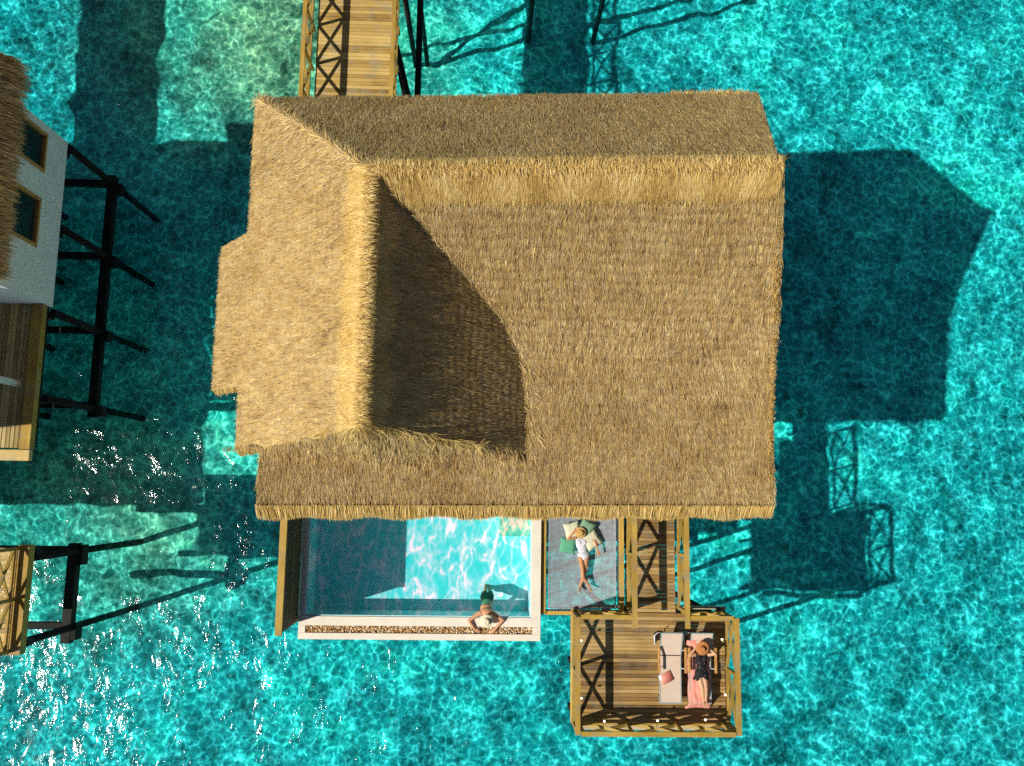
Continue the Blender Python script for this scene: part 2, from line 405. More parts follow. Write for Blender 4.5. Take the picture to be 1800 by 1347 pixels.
def grid_mesh(name, PA, mat, parent, thick=.0):
    """PA: rows x cols x 3"""
    r, c = PA.shape[:2]; idx = np.arange(r*c).reshape(r, c)
    F = np.stack([idx[:-1, :-1], idx[:-1, 1:], idx[1:, 1:], idx[1:, :-1]], -1).reshape(-1, 4)
    o = fast_mesh(name, PA.reshape(-1, 3), F, rng.random(len(F)), mat, parent)
    if thick:
        s = o.modifiers.new('thickness', 'SOLIDIFY'); s.thickness = thick; s.offset = -1
    return o
def interp(x, xs, ys): return np.interp(x, xs, ys)

# ------------------------------------------------------------------ main villa
RX = -2.45; RZ = 11.0; RY = 6.35
def ry(x): return 6.34+.042*(x+2.45)
def prof_s(y, x=RX): y = y-(ry(x)-RY)*np.clip(y/RY, 0, 1); return interp(y, [-.9, -.68, 2.0, 3.0, 3.8, 4.6, RY], [7.90, 7.91, 7.98, 8.12, 8.55, 9.28, RZ])
def pl_w(x): return RZ-1.17*(RX-x)
def pl_e(x): return RZ-.90*(x-RX)
def yn(x): return interp(x, [-6.0, 7.04], [9.86, 10.42])
def yv(x): return interp(x, [-5.98, RX, .95, 1.4], [.76, 1.18, .80, .80])
def xe(y): return interp(y, [-.7, 3.8, 4.6, 6.5, 10.2], [6.70, 6.76, 6.56, 5.97, 7.03])
def H(x, y):
    R0 = ry(np.maximum(x, RX))
    zn = RZ-(RZ-6.85)*(y-R0)/(yn(x)-R0)
    zs = prof_s(y, np.maximum(x, RX))
    z = np.where(y > R0, zn, zs)
    z = np.where((y > R0) & (x < RX), np.minimum(zn, pl_w(x)), z)
    z = np.where((y <= R0) & (x < RX) & (y >= yv(x)), pl_w(x), z)
    z = np.where((y <= R0) & (x >= RX) & (y >= yv(x)), np.maximum(pl_e(x), zs), z)
    wing = np.where(x < RX, pl_w(x), pl_e(x))
    gable = wing-(yv(x)-y)*5.0
    z = np.where(y < yv(x), np.maximum(zs, gable), z)
    return z
def Hn(x, y, e=.03):
    gx = (H(x+e, y)-H(x-e, y))/(2*e); gy = (H(x, y+e)-H(x, y-e))/(2*e)
    g = np.sqrt(gx*gx+gy*gy); cl = np.minimum(1, 1.6/np.maximum(g, 1e-6)); gx = gx*cl; gy = gy*cl
    n = np.stack([-gx, -gy, np.ones_like(gx)], -1); n /= np.linalg.norm(n, axis=-1, keepdims=True)
    d = np.stack([-gx, -gy, -(gx*gx+gy*gy)], -1); d /= np.linalg.norm(d, axis=-1, keepdims=True)+1e-9
    return n, d
villa = empty('thatched_villa', (0, 4, 0), 'large villa over the lagoon under an L-shaped golden thatched roof', 'villa')
YB = -.44
def patch_pts(region, u, t):
    if region == 'S':      # rows from the gable line to the ridge
        ynom = .9+(RY-.9)*t; x = -6.0+(xe(ynom)+6.0)*u; R0 = ry(np.maximum(x, RX)); y = yv(x)+(R0-yv(x))*t
    elif region == 'N':
        ynom = RY+(10.1-RY)*t; x = -6.0+(xe(ynom)+6.0)*u; R0 = ry(np.maximum(x, RX)); y = R0+(yn(x)-R0)*t
    else:
        x = -5.16+(6.72+5.16)*u; y = YB+.012*(x+5.1)+(yv(x)-1e-3-YB-.012*(x+5.1))*t
    return x, y
roof = None
for reg, nu, ntt in (('S', 130, 60), ('N', 130, 36), ('B', 120, 24)):
    U_, T_ = np.meshgrid(np.linspace(0, 1, nu), np.linspace(0, 1, ntt))
    x, y = patch_pts(reg, U_, T_); z = H(x, y)
    PA = np.stack([x, y, z-.03], -1)
    if roof is None: roof = grid_mesh('thatch_roof', PA, 'thatch_base', villa, .32)
    else: grid_mesh('roof_slope', PA, 'thatch_base', roof, .30)
# low extension of the west slope
ex = np.linspace(-7.12, -5.96, 8); ey = np.linspace(2.44, 6.30, 20)
EX, EY = np.meshgrid(ex, ey)
grid_mesh('roof_slope', np.stack([EX, EY, pl_w(EX)-.02], -1), 'thatch_base', roof, .28)

def cover(x, y, dens_tint, L=(.15, .29), W=(.007, .016), lift=(.003, .024), jit=.15, zoff=0.0, hfun=None, nd=None, snap=True):
    n, d = nd if nd else Hn(x, y)
    k = len(x)
    if snap:            # roots gather in the upper part of each course, cut ends line up along its lower edge
        sh = course_phase(x, y, d)*.60*.165; x = x-d[:, 0]*sh; y = y-d[:, 1]*sh
    z = (hfun or H)(x, y)+zoff
    # slow swirl of the lay of the straw plus jitter
    sw = .07*np.sin(x*1.3+2*np.sin(y*.9))+.05*np.sin(y*2.1-x*.7)
    a = rng.normal(0, jit, k)+sw
    s = np.cross(n, d); D = d*np.cos(a)[:, None]+s*np.sin(a)[:, None]
    Ls = rng.uniform(*L, k); Ws = rng.uniform(*W, k); lf = rng.uniform(*lift, k)*np.where(rng.random(k) < .04, 2.2, 1)
    ph = course_phase(x, y, d); lf = lf+.018; z = z+.012*ph
    V, F = blades(np.stack([x, y, z], -1), D, n, Ls, Ws, lf)
    t = np.clip(dens_tint, 0, 1); return V, F, np.repeat(t, 2)
def joinb(parts):
    Vs = []; Fs = []; Ts = []; o = 0
    for V, F, t in parts: Vs.append(V); Fs.append(F+o); Ts.append(t); o += len(V)
    return np.concatenate(Vs), np.concatenate(Fs), np.concatenate(Ts)
def course_phase(x, y, d):
    s = np.where(np.abs(d[:, 0]) > np.abs(d[:, 1]), x*1.45*np.sign(d[:, 0]), y*1.25*np.sign(d[:, 1]))
    s = s+.035*np.sin(x*2.6+y*3.3)+.02*np.sin(x*7-y*6)
    return (s/.225) % 1.0            # 0 at the top of a course, 1 at its cut lower edge
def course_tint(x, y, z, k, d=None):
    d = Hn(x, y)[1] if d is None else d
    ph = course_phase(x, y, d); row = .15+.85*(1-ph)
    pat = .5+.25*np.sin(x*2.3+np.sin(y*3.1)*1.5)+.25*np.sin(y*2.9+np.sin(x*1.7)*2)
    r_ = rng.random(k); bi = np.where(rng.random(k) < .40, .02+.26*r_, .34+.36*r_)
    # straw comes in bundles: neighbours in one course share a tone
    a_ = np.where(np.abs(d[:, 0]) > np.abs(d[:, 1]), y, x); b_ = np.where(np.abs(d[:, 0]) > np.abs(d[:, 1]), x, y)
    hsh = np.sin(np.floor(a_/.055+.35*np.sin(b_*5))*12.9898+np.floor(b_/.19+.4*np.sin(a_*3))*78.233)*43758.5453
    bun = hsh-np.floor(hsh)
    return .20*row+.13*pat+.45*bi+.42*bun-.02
parts = []; YB = -.26
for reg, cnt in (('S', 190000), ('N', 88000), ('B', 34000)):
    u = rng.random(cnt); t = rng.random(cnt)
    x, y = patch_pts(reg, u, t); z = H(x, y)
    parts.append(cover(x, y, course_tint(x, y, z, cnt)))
k = 8500; x = rng.uniform(-7.12, -5.96, k); y = rng.uniform(2.44, 6.30, k)
nW = np.tile(np.array([-1.18, 0, 1.0])/math.hypot(1.18, 1), (k, 1)); dW = np.tile(np.array([-1, 0, -1.18])/math.hypot(1.18, 1), (k, 1))
parts.append(cover(x, y, course_tint(x, y, pl_w(x), k, dW), hfun=lambda a, b: pl_w(a), nd=(nW, dW), L=(.12, .26)))
# loose tufts along hip and valley
k = 1500; t = rng.random(k); x = RX+(-6.0-RX)*t+rng.normal(0, .07, k); y = RY+(9.86-RY)*t+rng.normal(0, .07, k)
parts.append(cover(x, y, rng.uniform(.3, 1, k), L=(.2, .38), lift=(.03, .09), jit=.45))
k = 1300; t = rng.random(k); y = .8+(RY-.8)*t; x = RX+(RZ-prof_s(y))/.90+rng.normal(0, .08, k)+.08
parts.append(cover(x, y, rng.uniform(.3, 1, k), L=(.2, .4), lift=(.01, .06), jit=.5))
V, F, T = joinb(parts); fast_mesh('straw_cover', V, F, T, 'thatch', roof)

# golden ridge caps: straw folded over the two ridges
def cap(x, y, L, nrm_dir, lift=(.02, .05), jit=.11, zo=.08):
    k = len(x); n, d = Hn(x+nrm_dir[0]*.25, y+nrm_dir[1]*.25)
    z = H(x, y)+zo; a = rng.normal(0, jit, k)+.12*np.sin(x*2.2+y*2.7)
    s = np.cross(n, d); D = d*np.cos(a)[:, None]+s*np.sin(a)[:, None]
    V, F = blades(np.stack([x, y, z], -1), D, n, L, rng.uniform(.007, .016, k), rng.uniform(*lift, k))
    return V, F, np.repeat(np.clip(rng.random(k)*.85+.15*np.sin(x*5)*np.sin(y*4+1)+.1, 0, 1), 2)
k = 22000; x = rng.uniform(RX+.1, 5.99, k); y = ry(x)-rng.uniform(-.03, .26, k)
c1 = cap(x, y, rng.uniform(.38, .60, k)*(.95+.05*np.sin(x*3.1)+.04*np.sin(x*11)), (0, -1))
k = 7000; x = rng.uniform(RX+.1, 5.99, k); y = ry(x)+rng.uniform(-.03, .08, k)
c2 = cap(x, y, rng.uniform(.18, .45, k), (0, 1), jit=.4)
V, F, T = joinb([c1, c2]); rc = fast_mesh('ridge_cap', V, F, T, 'thatch_gold', roof)
k = 9500; y = rng.uniform(1.12, RY+.05, k); x = RX-rng.uniform(-.03, .22, k)
c1 = cap(x, y, rng.uniform(.22, .58, k)*(1+.16*np.sin(y*7)+.1*np.sin(y*19)), (-1, 0), jit=.22)
k = 7500; y = rng.uniform(1.12, RY-.3, k); x = RX+rng.uniform(-.03, .12, k)
c2 = cap(x, y, rng.uniform(.25, .62, k)*(1+.25*np.sin(y*4)), (1, 0), jit=.35)
k = 700; x = rng.uniform(RX-1.2, RX+2.4, k); y = yv(x)+rng.normal(0, .03, k)
c3 = cap(x, y+.05, rng.uniform(.15, .35, k), (0, -1), jit=.8, zo=.05)
V, F, T = joinb([c1, c2, c3]); fast_mesh('ridge_cap', V, F, T, 'thatch_gold', roof)
def roll(A, B, R, n, tilt=0.0):
    A = np.array(A, float); B = np.array(B, float); al = (B-A)/np.linalg.norm(B-A); sd = np.cross(al, [0, 0, 1.0]); sd /= np.linalg.norm(sd); up = np.cross(sd, al)
    th = rng.uniform(-1.5, 1.5, n); t = rng.random(n)
    c = A+(B-A)*t[:, None]; nn = sd*np.sin(th)[:, None]+up*np.cos(th)[:, None]
    Rv = R*(1+.05*np.sin(t*61)+.04*np.sin(t*23))
    tg = (sd*np.cos(th)[:, None]-up*np.sin(th)[:, None])*np.where(rng.random(n) < .5+.5*np.sin(th)*.9, 1, -1)[:, None]
    D = tg+al*rng.normal(0, .16, n)[:, None]; D /= np.linalg.norm(D, axis=1)[:, None]
    V, F = blades(c+nn*Rv[:, None], D, nn, rng.uniform(.10, .22, n), rng.uniform(.007, .016, n), rng.uniform(-.035, -.01, n))
    return V, F, np.repeat(np.clip(rng.random(n)*.7+.25, 0, 1), 2)
rA, rB = (RX+.15, ry(RX)+.0, RZ-.02), (5.97, ry(5.97), RZ-.02); qA, qB = (RX+.03, 1.14, RZ-.04), (RX+.03, RY+.05, RZ-.04)
V, F, T = joinb([roll(rA, rB, .10, 9000), roll(qA, qB, .135, 9000)]); fast_mesh('ridge_roll', V, F, T, 'thatch_gold', roof)
b = MB(); b.tube([rA, rB], .09, 14, .7); b.tube([qA, qB], .125, 14, .7); b.build('ridge_bundle', 'thatch_gold', roof)

# eave fringes: cut straw hanging past the edges
def fringe(A, B, out, n_per_m, L=(.28, .45), drop=1.0, lay=.10, outw=.5, zt=0.05, back=.12):
    A = np.array(A, float); B = np.array(B, float); out = np.array(out, float); out /= np.linalg.norm(out)
    k = int(np.linalg.norm(B-A)*n_per_m); t = rng.random(k)
    P0 = A+(B-A)*t[:, None]-out*rng.uniform(0, back, k)[:, None]; P0[:, 2] += zt-rng.uniform(0, .16, k)
    al = (B-A)/np.linalg.norm(B-A)
    D = out*outw+np.array([0, 0, -drop])
    D = D+al*(rng.normal(0, lay, k)+.15*np.sin(t*37)+.1*np.sin(t*90))[:, None]+out*rng.normal(0, .12, k)[:, None]
    D /= np.linalg.norm(D, axis=1)[:, None]
    nn = np.tile(out*drop+np.array([0, 0, outw]), (k, 1)); nn /= np.linalg.norm(nn, axis=1)[:, None]
    V, F = blades(P0, D, nn, rng.uniform(*L, k)*(1+.12*np.sin(t*50)), rng.uniform(.009, .02, k), rng.uniform(-.02, .03, k))
    return V, F, np.repeat(np.clip(rng.random(k)*.9+.05, 0, 1), 2)
fr = [fringe((-5.20, -.47, 7.93), (6.72, -.32, 7.93), (0, -1, 0), 1500, (.30, .41), outw=1.05, back=.05, lay=.07),
      fringe((-6.0, .78, 6.85), (-6.0, 2.45, 6.85), (-1, 0, 0), 450, (.10, .20), outw=.3),
      fringe((-6.0, 6.3, 6.85), (-6.0, 9.88, 6.85), (-1, 0, 0), 450, (.10, .22), outw=.35),
      fringe((-7.12, 2.44, 5.55), (-7.12, 6.28, 5.55), (-1, 0, 0), 450, (.10, .2), outw=.35),
      fringe((-7.12, 2.44, 5.55), (-6.0, 2.44, 6.85), (0, -1, 0), 700, (.16, .28), outw=.45),
      fringe((-7.12, 6.30, 5.55), (-6.0, 6.30, 6.85), (0, 1, 0), 200, (.08, .14), outw=.3),
      fringe((-5.16, -.54, 7.90), (-5.16, .7, 7.96), (-1, 0, 0), 450, (.10, .20), outw=.45, lay=.3),
      fringe((-6.0, .76, 6.85), (-5.12, .86, 7.86), (0, -1, 0), 600, (.12, .24), outw=.35),
      fringe((-6.0, 9.84, 6.85), (7.0, 10.38, 6.85), (0, 1, 0), 260, (.06, .13), outw=.1),
      fringe((6.68, -.38, 7.88), (6.74, 3.8, 8.48), (1, 0, 0), 260, (.06, .12), outw=.05),
      fringe((6.74, 3.8, 8.48), (5.97, 6.68, 10.95), (1, 0, 0), 260, (.06, .12), outw=.05),
      fringe((5.97, 6.68, 10.95), (7.0, 10.38, 6.9), (1, 0, 0), 260, (.06, .12), outw=.05)]
fr.append(fringe((-5.12, yv(-5.12)+.04, pl_w(-5.12)), (RX, 1.2, RZ), (0, -1, 0), 400, (.08, .16), outw=.5, lay=.6))
fr.append(fringe((RX, 1.2, RZ), (.95, .84, pl_e(.95)), (0, -1, 0), 420, (.10, .22), outw=.6, lay=.7))
fr.append(fringe((-6.04, 8.1, 6.85), (-6.04, 9.3, 6.85), (-1, -.7, 0), 70, (.25, .45), outw=.6))
fr.append(fringe((4.7, 10.26, 6.9), (6.7, 10.36, 6.9), (0, 1, .2), 500, (.10, .22), outw=1.2, drop=.3, lay=.5))
V, F, T = joinb(fr); fast_mesh('eave_fringe', V, F, T, 'thatch_gold', roof)
# walls and floor under the roof
b = MB()
for a in ((-5.0, 5.6, 8.3, 8.42), (-5.0, 5.6, .45, .57)): b.box(a[0], a[1], a[2], a[3], DECK, 6.4)
for a in ((-5.0, -4.88), (5.48, 5.6)): b.box(a[0], a[1], .575, 8.295, DECK, 6.4)
b.build('outer_wall', 'plaster', villa)
b = MB(); yy = .6
while yy < 8.6:
    b.box(-5.0, 5.6, yy, yy+.11, DECK+.96, DECK+1.0); yy += .12
b.build('floor', 'deck_x', villa)
def pile(parent, x, y, ztop, zbot=BED-1.6, r=.095, name='pile'):
    return MB().tube([(x, y, ztop), (x, y, zbot)], r, 12, .4).build(name, 'dark', parent, True)
for px_ in (-4.6, -1.2, 2.2, 5.2):
    for py_ in (1.4, 4.5, 7.6): pile(villa, px_, py_, DECK+.68)
b = MB()
for py_ in (1.4, 4.5, 7.6): b.box(-5.0, 5.6, py_-.08, py_+.08, DECK+.68, DECK+.94)
b.build('floor_beam', 'dark', villa)

# ------------------------------------------------------------------ railings
def railing(parent, a, b, z0, panels, h=1.05, mat_top='rail_y', topw=.12, lat=True, zlow=.12, ext=0.0, double=False):
    """timber railing: posts, bottom rail, a cross in each panel, flat top rail; one part with its pieces below it"""
    a = Vector((*a, z0)); b_ = Vector((*b, z0)); d = (b_-a); L = d.length; d.normalize()
    sd = Vector((-d.y, d.x, 0)); zz = Vector((0, 0, 1))
    t = MB(); ax = 'y' if abs(d.y) > .5 else 'x'
    p, q = a-d*ext*0, b_+d*ext
    t.beam(p+zz*h, q+zz*h, topw, .045, .55)
    top = t.build('railing', mat_top, parent)
    lo = MB(); lo.beam(a+zz*zlow, b_+zz*zlow, .05, .09, .5); lo.beam(a+zz*(h-.075), b_+zz*(h-.075), .045, .09, .35)
    lo.build('rail', mat_top, top)
    for i in range(panels+1):
        c = a+d*(L*i/panels)
        c = a+d*min(max(L*i/panels, .05), L-.05)
        MB().beam(c-zz*.25, c+zz*(h-.03), .085, .085, .4).build('post', 'rail_n', top)
    for i in range(panels):
        u = a+d*(L*i/panels+.05); v = a+d*(L*(i+1)/panels-.05)
        c1 = MB().beam(u+zz*.17+sd*.012, v+zz*(h-.12)+sd*.012, .04, .085, .5, up=tuple(sd))
        c1.beam(v+zz*.17-sd*.032, u+zz*(h-.12)-sd*.032, .04, .085, .35, up=tuple(sd))
        c1.build('cross_brace', 'rail_n', top)
    return top
def boards(x0, x1, y0, y1, z, pitch=.12, gap=.010, th=.04):
    b = MB(); y = y0
    while y < y1-.02:
        e = min(y+pitch-gap, y1); j = random.uniform(-.004, .004)
        b.box(x0+j, x1+j, y, e, z-th, z+random.uniform(-.0015, .0015)); y += pitch
    return b

# ------------------------------------------------------------------ footbridge to the north
br = empty('footbridge', (-4.1, 14, 0), 'pale pine footbridge with lattice railings running up from the thatched roof', 'footbridge')
boards(-5.30, -2.98, 8.6, 26.0, DECK, .115, .008).build('decking', 'bridge_x', br)
b = MB()
for x in (-5.15, -4.1, -3.1): b.box(x-.05, x+.05, 8.62, 26, DECK-.28, DECK-.045)
b.build('bearer', 'dark', br)
railing(br, (-5.44, 8.8), (-5.44, 21.2), DECK, 10)
railing(br, (-2.88, 8.8), (-2.88, 21.2), DECK, 10)
for y in (10.4, 13.4, 16.4, 19.4, 22.4):
    for x in (-5.2, -3.0): pile(br, x, y, DECK-.28)
# raking frame beside the bridge
fr_ = empty('bridge_trestle', (-2.6, 13, 0), 'dark timber trestle with raking piles beside the pale footbridge', 'trestle')
MB().box(-2.62, -2.42, 11.0, 18.3, .75, .95).build('beam', 'dark', fr_)
MB().box(-3.0, -2.62, 11.6, 11.8, .70, .92).build('crossbeam', 'dark', fr_)
for (a, c) in (((-2.95, 13.4, 3.5), (-2.45, 11.7, .6)), ((-2.75, 18.3, 1.6), (-2.55, 16.45, -3.0)), ((-2.95, 19.5, 3.5), (-2.52, 17.2, .8))):
    MB().tube([a, c], .085, 10, .4).build('pile', 'dark', fr_, True)
MB().tube([(-2.52, 11.6, .8), (-2.52, 11.6, -3.0)], .095, 10, .4).build('pile', 'dark', fr_, True)

# jetty north of the frame, two of its piles reach into view
jt = empty('north_jetty', (2.7, 19, 0), 'dark jetty piles standing in the water at the top edge', 'jetty')
for x in (1.4, 3.97): pile(jt, x, 17.7, 3.3, name='pile')
for x in (1.4, 3.97): pile(jt, x, 21.5, 3.3, name='pile')
boards(.9, 4.5, 19.6, 23, DECK, .12).build('decking', 'bridge_x', jt)
b = MB()
for x in (1.4, 3.97): b.box(x-.1, x+.1, 17.5, 23, 3.3, 3.6)
b.build('beam', 'dark', jt)

# ------------------------------------------------------------------ plunge pool
CZ = 3.90; FL = 2.85
pool = empty('plunge_pool', (-1.7, -2, 0), 'rectangular plunge pool with cream stone coping below the thatched eave', 'swimming pool')
b = MB()
b.box(-4.99, 1.60, -4.10, -3.93, 3.55, CZ)                         # outer south strip
b.box(-4.99, 1.60, -3.735, -3.49, 3.55, CZ)                        # strip between water and pebbles
b.box(-4.99, -4.80, -3.928, -3.737, 3.55, CZ); b.box(1.38, 1.60, -3.928, -3.737, 3.55, CZ)
b.box(1.335, 1.60, -3.488, .4, 3.55, CZ); b.box(-4.99, -4.84, -3.488, .4, 3.55, CZ)
b.build('coping', 'coping', pool)
b = MB()
b.box(-4.99, 1.6, -3.62, -3.492, FL-.15, 3.548); b.box(-4.99, -4.842, -3.49, .4, FL-.15, 3.548)
b.box(1.337, 1.6, -3.49, .4, FL-.15, 3.548); b.box(-4.84, 1.335, .28, .4, FL-.15, 3.86)
b.box(-4.84, 1.335, -3.49, .278, FL-.15, FL)
b.box(-4.84, -4.80, -3.488, .278, FL, 3.86); b.box(-4.798, 1.30, -3.488, -3.455, FL, 3.86)
b.box(1.302, 1.333, -3.488, .278, FL, 3.86)
b.build('basin', 'basin', pool)
b = MB(); b.box(.44, 1.30, -1.30, .27, FL+.002, 3.62); b.build('step', 'ledge', pool)
b = MB(); b.box(-4.798, 1.30, -3.453, .276, 3.80, 3.801, bev=0)
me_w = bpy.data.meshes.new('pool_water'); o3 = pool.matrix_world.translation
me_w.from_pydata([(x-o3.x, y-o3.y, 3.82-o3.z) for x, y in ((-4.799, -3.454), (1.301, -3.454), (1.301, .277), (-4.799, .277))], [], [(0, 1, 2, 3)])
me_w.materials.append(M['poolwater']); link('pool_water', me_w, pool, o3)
b = MB(); b.box(-4.80, 1.38, -3.928, -3.737, 3.55, 3.80); b.build('channel', 'coping', pool)
b = MB(); b.box(-4.9, 1.5, -4.0, .3, 2.15, 2.38); b.build('support_slab', 'dark', pool)
for x in (-4.4, -1.6, 1.1):
    for y in (-3.5, -.6): pile(pool, x, y, 2.16)
b = MB()
for i in range(1150):
    r = random.uniform(.017, .034)
    b.ell((random.uniform(-4.78, 1.36), random.uniform(-3.915, -3.75), 3.815+random.uniform(0, .05)), (r*random.uniform(.8, 1.4), r*random.uniform(.7, 1.1), r*.7), 7, 5,
          rot=Matrix.Rotation(random.uniform(0, 3.1), 3, 'Z'))
tag(b.build('pebbles', 'pebble', None, True), 'brown and cream pebbles filling the channel along the pool edge', 'pebbles', kind='stuff')

# ------------------------------------------------------------------ privacy fence beside the pool
fc = empty('privacy_fence', (-5.0, -2.2, 3.5), 'tall slatted timber privacy fence standing left of the pool', 'fence')
b = MB(); z = 3.55
while z < 5.6: b.box(-5.10, -5.07, -3.68, .4, z, min(z+.088, 5.64)); z += .098
b.build('slats', 'fence', fc)
MB().box(-5.17, -4.99, -3.70, .4, 5.65, 5.70, .7).build('cap', 'rail_y', fc)
for y in (-3.62, -2.2, -.9, .3): MB().box(-5.155, -5.103, y-.05, y+.05, 3.3, 5.645).build('post', 'rail_n', fc)

# ------------------------------------------------------------------ hammock net
net = empty('hammock_net', (2.85, -2, 3.7), 'square white rope net stretched in a timber frame over the water', 'net')
b = MB(); b.box(1.625, 1.75, -3.40, -.5, 3.62, 3.80); b.build('frame_beam', 'rail_y', net)
b = MB(); b.box(1.752, 3.95, -3.42, -3.32, 3.58, 3.76); b.build('frame_beam', 'rail_x', net)
b = MB(); b.box(3.80, 3.93, -3.318, -.5, 3.62, 3.80); b.build('frame_beam', 'rail_y', net)
def sag(x, y): return 3.72-.17*math.sin(math.pi*min(max((x-1.84)/1.86, 0), 1))*math.sin(math.pi*min(max((y+3.24)/2.9, 0), 1))
b = MB(); X0, X1, Y0, Y1 = 1.84, 3.70, -3.24, -.4
def strip(pts, w, th, vertical):
    vs = []; fs = []
    for p in pts:
        dx, dy = (w/2, 0) if vertical else (0, w/2)
        vs += [(p[0]-dx, p[1]-dy, p[2]), (p[0]+dx, p[1]+dy, p[2])]
    for i in range(len(pts)-1): fs.append((2*i, 2*i+1, 2*i+3, 2*i+2))
    b._add(vs, fs, random.random())
cell = .034; i = 0
while X0+i*cell <= X1:
    x = X0+i*cell; strip([(x, Y0+(Y1-Y0)*t/16, sag(x, Y0+(Y1-Y0)*t/16)) for t in range(17)], .0150, .01, True); i += 1
i = 0
while Y0+i*cell <= Y1:
    y = Y0+i*cell; strip([(X0+(X1-X0)*t/12, y, sag(X0+(X1-X0)*t/12, y)+.003) for t in range(13)], .0150, .01, False); i += 1
b.build('net', 'rope', net)
b = MB()
for (p, q) in (((X0, Y0), (X0, Y1)), ((X1, Y0), (X1, Y1)), ((X0, Y0), (X1, Y0))): b.tube([(*p, 3.722), (*q, 3.722)], .014, 6, .8)
b.build('border_rope', 'rope', net)
b = MB()
def zig(p, q, off, n):
    p = Vector((*p, 3.725)); q = Vector((*q, 3.725)); off = Vector((*off, 0.03)); pts = []
    for i in range(n+1): pts.append(p+(q-p)*i/n+(off if i % 2 else Vector((0, 0, 0))))
    b.tube(pts, .009, 5, .9)
zig((X1, Y0), (X1, Y1), (.10, 0), 56); zig((X0, Y0), (X0, Y1), (-.09, 0), 56); zig((X0, Y0), (X1, Y0), (0, -.085), 40)
b.build('lacing', 'rope', net)
b = MB()
b.box(1.63, 4.0, -3.40, -3.34, 3.25, 3.57); b.box(1.63, 1.72, -3.338, -.5, 3.3, 3.60); b.box(3.82, 3.92, -3.3, -.5, 3.3, 3.60)
b.build('bearer', 'dark', net)

# ------------------------------------------------------------------ walkway and sun deck
wk = empty('walkway', (4.7, -2, 3.6), 'narrow timber walkway with lattice railings between the net and open water', 'walkway')
boards(4.0, 5.36, -3.32, 1.6, DECK, .102, .007).build('decking', 'deck_x', wk)
b = MB()
for x in (4.06, 4.7, 5.28): b.box(x-.05, x+.05, -3.3, -.55, DECK-.28, DECK-.045)
b.build('bearer', 'dark', wk)
railing(wk, (4.03, -.2), (4.03, -3.22), DECK, 2, ext=.36, topw=.13)
railing(wk, (5.43, -.2), (5.43, -3.22), DECK, 2, ext=.36, topw=.13)
for x in (4.05, 5.33): pile(wk, x, -1.4, DECK-.28)
for x in (4.05, 5.33): pile(wk, x, 0.9, DECK-.28)

dk = empty('sun_deck', (4.6, -4.8, 3.6), 'square timber sun deck with lattice railings and small lit lamps', 'deck')
boards(2.50, 6.72, -6.29, -3.335, DECK, .102, .007).build('decking', 'deck_x', dk)
railing(dk, (2.52, -3.30), (2.52, -6.27), DECK, 2, topw=.13)
railing(dk, (6.74, -3.30), (6.74, -6.27), DECK, 2, topw=.13)
railing(dk, (2.62, -6.24), (6.64, -6.24), DECK, 3, mat_top='rail_x', topw=.12)
railing(dk, (2.60, -3.30), (3.93, -3.30), DECK, 1, mat_top='rail_x', topw=.11)
railing(dk, (5.52, -3.30), (6.66, -3.30), DECK, 1, mat_top='rail_x', topw=.11)
b = MB(); b.box(2.75, 6.6, -6.47, -6.31, 3.50, 3.68); b.build('edge_beam', 'beam_pale', dk)
b = MB(); b.box(2.4, 3.95, -3.26, -3.19, 3.40, 3.58); b.box(5.45, 6.85, -3.26, -3.19, 3.40, 3.58); b.build('edge_beam', 'beam_pale', dk)
for xx in (2.47, 6.72): MB().box(xx, xx+.05, -6.30, -3.24, 3.50, 3.76).build('side_beam', 'rail_y', dk)
b = MB()
for y in (-3.42, -4.7, -5.95): b.box(2.42, 6.80, y-.06, y+.06, 3.16, 3.49)
for x in (2.6, 4.0, 5.4, 6.6): b.box(x-.05, x+.05, -6.15, -3.2, 3.50, 3.75)
b.build('bearer', 'dark', dk)
for x in (3.6, 6.5):
    for y in (-3.42, -5.9): pile(dk, x, y, 3.16)
MB().tube([(6.5, -3.42, 3.1), (5.0, -3.42, .4)], .06, 8, .4).build('diagonal_brace', 'dark', dk, True)
def lamp(x, y, z, sx, sy):
    g = MB().tube([(x+sx*.16, y+sy*.16, z-.10), (x+sx*.02, y+sy*.02, z-.10), (x, y, z-.045)], .012, 6, .5).build('lamp', 'rail_n', dk)
    MB().ell((x, y, z), (.032, .032, .032), 12, 8).build('globe', 'glow', g, True)
for (x, y) in ((2.66, -3.99), (2.67, -5.47)): lamp(x, y, 4.4, -1, 0)
for (x, y) in ((6.47, -3.93), (6.53, -5.36)): lamp(x, y, 4.4, 1, 0)
for (x, y) in ((3.28, -6.05), (4.70, -6.03), (5.98, -6.0)): lamp(x, y, 4.4, 0, -1)

